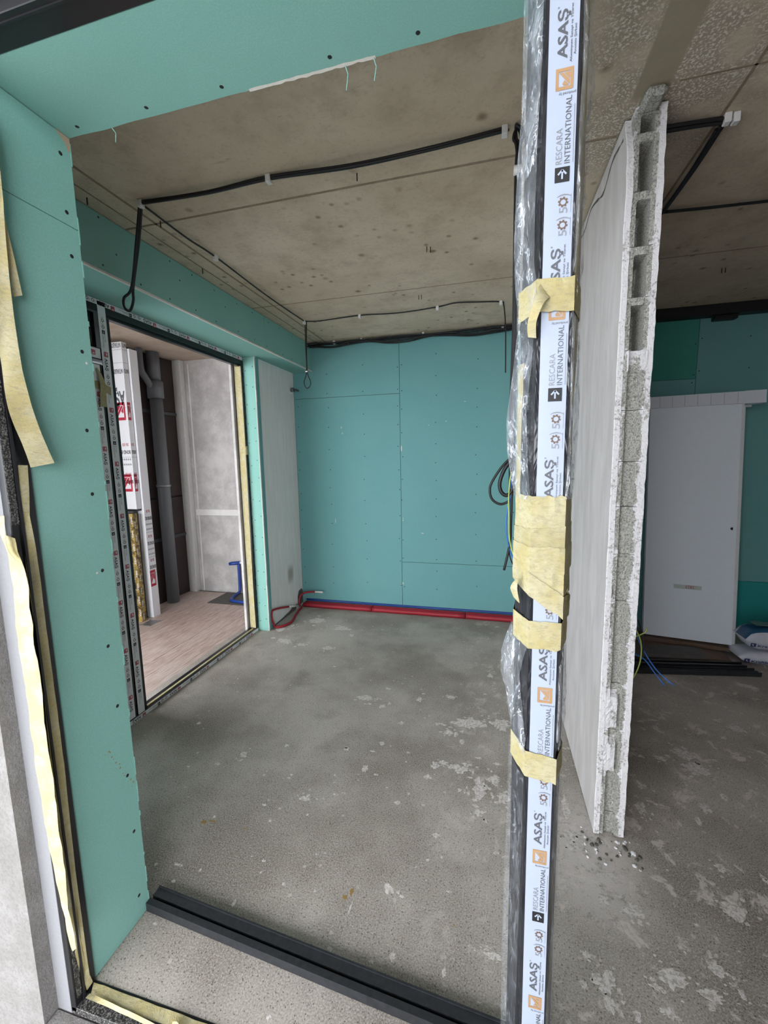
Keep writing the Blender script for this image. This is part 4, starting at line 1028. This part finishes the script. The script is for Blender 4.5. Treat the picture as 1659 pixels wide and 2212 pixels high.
b = B(); n = 14; G = [[b.bm.verts.new((1.96+.5*i/n, 3.58+.10*j/n, .296+.014*abs(mn.noise(Vector((i*.6, j*.6, 3)))))) for j in range(n+1)] for i in range(n+1)]
for i in range(n):
    for j in range(n):
        f = b.bm.faces.new((G[i][j], G[i+1][j], G[i+1][j+1], G[i][j+1])); f.material_index = b.mi('bag_plastic')
b.make('film', t)
# aluminium profiles and planks under the door
def lay(name, label, cat, p0, p1, w, h, z0, mt, group=None, lips=True):
    t = thing(name, label, cat, ((p0[0]+p1[0])/2, (p0[1]+p1[1])/2, z0), group)
    d = (Vector(p1)-Vector(p0)); a = math.atan2(d.y, d.x); L = d.length; c = Vector(((p0[0]+p1[0])/2, (p0[1]+p1[1])/2, 0))
    def bx(nm, y0, y1, za, zb): B().box(c.x-L/2, c.x+L/2, c.y+y0, c.y+y1, z0+za, z0+zb, mt, .001, (c, 'Z', a)).make(nm, t)
    if lips:
        bx('web', -w/2, w/2, 0, h*.55); bx('lip', -w/2, -w/2+.008, h*.55, h); bx('lip', w/2-.008, w/2, h*.55, h); bx('rib', -w*.1, w*.1, h*.55, h*.8)
    else: bx('board', -w/2, w/2, 0, h)
    return t
lay('aluminium_profile', 'nearest dark grooved profile on the floor below the door leaf', 'profile', (.60, 3.19), (1.895, 3.395), .075, .030, .001, 'black_dusty', 'black profiles on the floor')
lay('aluminium_profile', 'black profile lying between the nearest profile and the planks', 'profile', (.60, 3.27), (1.84, 3.455), .06, .045, .001, 'black_paint', 'black profiles on the floor')
lay('timber_plank', 'grey timber plank end behind the black profiles', 'plank', (.75, 3.50), (1.62, 3.585), .17, .028, .0295, 'wood_grey', None, False)
lay('timber_plank', 'wide brown board the door leaves stand on', 'plank', (1.0, 3.890), (1.88, 3.739), .12, .0295, .031, 'wood_raw', None, False)
lay('timber_plank', 'brown board under the grey plank and the door leaves', 'plank', (.75, 3.70), (1.80, 3.67), .30, .028, .001, 'wood_raw', None, False)
# wires out of the right face of the partition
t = thing('wire_tails', 'loose green, blue and black wires out of the partition foot', 'wire', (.565, 2.1, .80))
B().tube([(.566, 2.10, .87), (.66, 2.10, .85), (.70, 2.08, .76), (.69, 2.05, .66), (.62, 2.0, .62)], .0035, 'rubber', 6, 5).make('wire', t)
B().tube([(.566, 2.08, .74), (.66, 2.06, .76), (.70, 2.05, .79), (.705, 2.05, .81)], .003, 'green_wire', 6, 5).make('wire', t)
B().tube([(.566, 2.06, .88), (.655, 2.02, .80), (.672, 2.0, .70), (.64, 1.98, .60), (.58, 1.96, .56)], .003, 'green_wire', 6, 5).make('wire', t)
B().tube([(.566, 2.11, .90), (.66, 2.10, .82), (.69, 2.08, .72), (.74, 2.02, .63), (.80, 1.98, .58)], .003, 'blue_wire', 6, 5).make('wire', t)
B().tube([(.566, 2.0, .72), (.68, 2.02, .68), (.73, 2.0, .62), (.765, 1.98, .575)], .003, 'blue_wire', 6, 5).make('wire', t)

# ------------------------------------------------ loggia goods
t = thing('drain_pipe', 'grey soil pipe with a side branch against the dark loggia panels', 'pipe', (-3.548, 3.90, 0))
B().tube([(-3.548, 3.895, -.0005), (-3.548, 3.895, 2.35)], .066, 'grey_pvc', 18).make('pipe', t)
B().tube([(-3.548, 3.895, 2.30), (-3.548, 3.895, 2.48)], .082, 'grey_pvc', 18).make('socket', t)
B().tube([(-3.548, 3.895, 2.48), (-3.548, 3.895, 2.788)], .064, 'grey_pvc', 18).make('pipe', t)
B().tube([(-3.548, 3.855, 2.40), (-3.548, 3.775, 2.50), (-3.548, 3.725, 2.56), (-3.548, 3.715, 2.64), (-3.548, 3.715, 2.788)], .034, 'grey_pvc', 12, 4).make('branch', t)
B().tube([(-3.548, 3.895, 1.335), (-3.548, 3.895, 1.36)], .074, 'steel', 18).box(-3.63, -3.60, 3.88, 3.91, 1.34, 1.356, 'steel').make('pipe_clamp', t)
NB = Vector((-1, 0, 0))
def nbprint(b, o, u, v, zs, wid, cut=False):
    for (kind, z) in zs:
        p = Pr(b, (o[0], o[1], z), u, v)
        if kind == 'nat': p.text('NATURALBOND' if not cut else 'NATU', .004, 0, .045 if not cut else .04, 'ink_black', wid-.008, .015)
        elif kind == 'asas': p.text('AŞ', .008, -.09, .13, 'ink_grey', wid-.016, .035)
        elif kind == 'logo': p.logo(.02, -.16, wid-.02, 'ink_red', .17, 'white_board')
        elif kind == 'bond': p.text('BOND B2', .006, 0, .036, 'ink_black', wid-.012, .02); p.text('30-30', .02, -.07, .03, 'ink_red', wid*.55, .01)
        elif kind == 'tab':
            for r in range(2):
                for e in range(5): p.shape([(.008+e*wid*.18, -.05*r), (.008+e*wid*.18+wid*.11, -.05*r), (.008+e*wid*.18+wid*.11, -.05*r+.016), (.008+e*wid*.18, -.05*r+.016)], 'ink_light')
        elif kind == 'line': p.shape([(0, 0), (wid, 0), (wid, .003), (0, .003)], 'ink_light')
t = thing('cladding_bundle', 'white filmed panel bundle standing upright in the loggia, ending above the gold strips', 'panel', (-3.45, 3.40, 1.148))
o = B().box(-3.545, -3.405, 3.36, 3.42, 1.148, 2.75, 'white_board', .002).make('panel', t)
b = B(); Z = [('nat', 2.74), ('line', 2.68), ('line', 2.56), ('nat', 2.50), ('asas', 2.20), ('line', 2.14), ('logo', 2.03), ('bond', 1.73), ('tab', 1.60), ('line', 1.665), ('line', 1.49), ('bond', 1.44), ('logo', 1.335)]
nbprint(b, (-3.408, 3.3598, 0), (-1, 0, 0), (0, 0, -1), Z, .134); nbprint(b, (-3.4048, 3.42, 0), (0, -1, 0), (0, 0, -1), [(k_, z_) for k_, z_ in Z if k_ in ('nat', 'line', 'logo', 'bond')], .058, True)
b.make('film_print', o)['kind'] = 'stuff'
B().box(-3.543, -3.407, 3.362, 3.418, 1.130, 1.1478, 'black_paint').make('end_cap', t)
t = thing('cladding_sheet', 'tall white filmed panel standing behind the shorter bundle, foot on the planks', 'panel', (-3.43, 3.48, 0))
o = B().box(-3.53, -3.385, 3.425, 3.520, .0005, 2.70, 'white_board', .002).make('panel', t)
b = B(); nbprint(b, (-3.3848, 3.518, 0), (0, -1, 0), (0, 0, -1), [('bond', 1.06), ('tab', .94), ('bond', .80), ('tab', .68), ('bond', .55), ('logo', .34), ('line', .9), ('line', .64)], .09)
b.make('film_print', o)['kind'] = 'stuff'
t = thing('grey_profile', 'dark grey box profile carrying the white panel bundle', 'profile', (-3.50, 3.39, 0))
B().box(-3.54, -3.455, 3.362, 3.418, .0005, 1.1298, 'dark_grey', .003).make('tube', t)
B().box(-3.545, -3.45, 3.361, 3.4185, .0004, .012, 'black_paint', .001).make('foot_cap', t)
def gold(label, x0, x1, y0, y1, h):
    t = thing('filmed_strip', label, 'profile', ((x0+x1)/2, (y0+y1)/2, 0), 'gold filmed profiles in the loggia')
    o = B().box(x0, x1, y0, y1, .0005, h, 'gold', .002).make('profile', t)
    b = B(); p = Pr(b, (x0+.006, y0-.0003, h), (0, 0, -1), (1, 0, 0)); q = Pr(b, (x1+.0003, y0+.006, h), (0, 0, -1), (0, 1, 0))
    z = .03
    while z < h-.13:
        p.text('ANKA', z, .012, .022, 'white_board', .075, .015); q.text('ANKA', z+.05, .008, .018, 'white_board', .07, .015); z += .135
    b.make('film_print', o)['kind'] = 'stuff'
    B().box(x0+.003, x1-.003, y0+.003, y1-.003, h+.0001, h+.004, 'black_paint').make('end_cap', t)
gold('taller gold printed profile beside the grey box profile', -3.450, -3.405, 3.30, 3.355, 1.11)
gold('shorter gold printed profile in front, nearest the door', -3.510, -3.455, 3.28, 3.335, .83)
t = thing('supply_pipe', 'bright blue water pipe rising from the loggia floor with an elbow', 'pipe', (-2.9, 4.24, 0))
B().tube([(-2.64, 3.99, .016), (-2.80, 4.00, .016), (-2.875, 4.03, .017), (-2.93, 4.17, .018), (-2.938, 4.28, .022), (-2.94, 4.302, .06), (-2.94, 4.308, .2), (-2.94, 4.308, .372)], .017, 'blue_pipe', 10, 4).make('pipe', t)
B().tube([(-2.915, 4.308, .385), (-3.03, 4.304, .372), (-3.06, 4.302, .366)], .021, 'blue_pipe', 10).make('elbow', t)
B().tube([(-2.914, 4.308, .387), (-2.89, 4.308, .388)], .018, 'white_plastic', 10).make('cap', t)
B().tube([(-2.64, 3.99, .016), (-2.60, 3.988, .016)], .014, 'white_plastic', 10).make('plug', t)
t = thing('floor_drain', 'small slotted drain grille in the loggia floor by the gold strips', 'grille', (-3.30, 3.29, 0))
b = B()
for i in range(7): b.box(-3.365+i*.018, -3.355+i*.018, 3.235, 3.355, -.0005, .002, 'steel')
b.make('grate', t); [B().box(-3.375, -3.24, y_, y_+.010, -.0005, .003, 'steel').make('rim', t) for y_ in (3.225, 3.355)]
tag(B().box(-3.13, -2.62, 3.93, 4.32, -.0005, .001, 'patch_cement', .0004).make('floor_hatch', None, (-2.9, 4.1, 0)), 'bare grey cement patch under the blue pipe in the loggia floor', 'patch')

for o in bpy.data.objects:
    if '_o' in o: del o['_o']
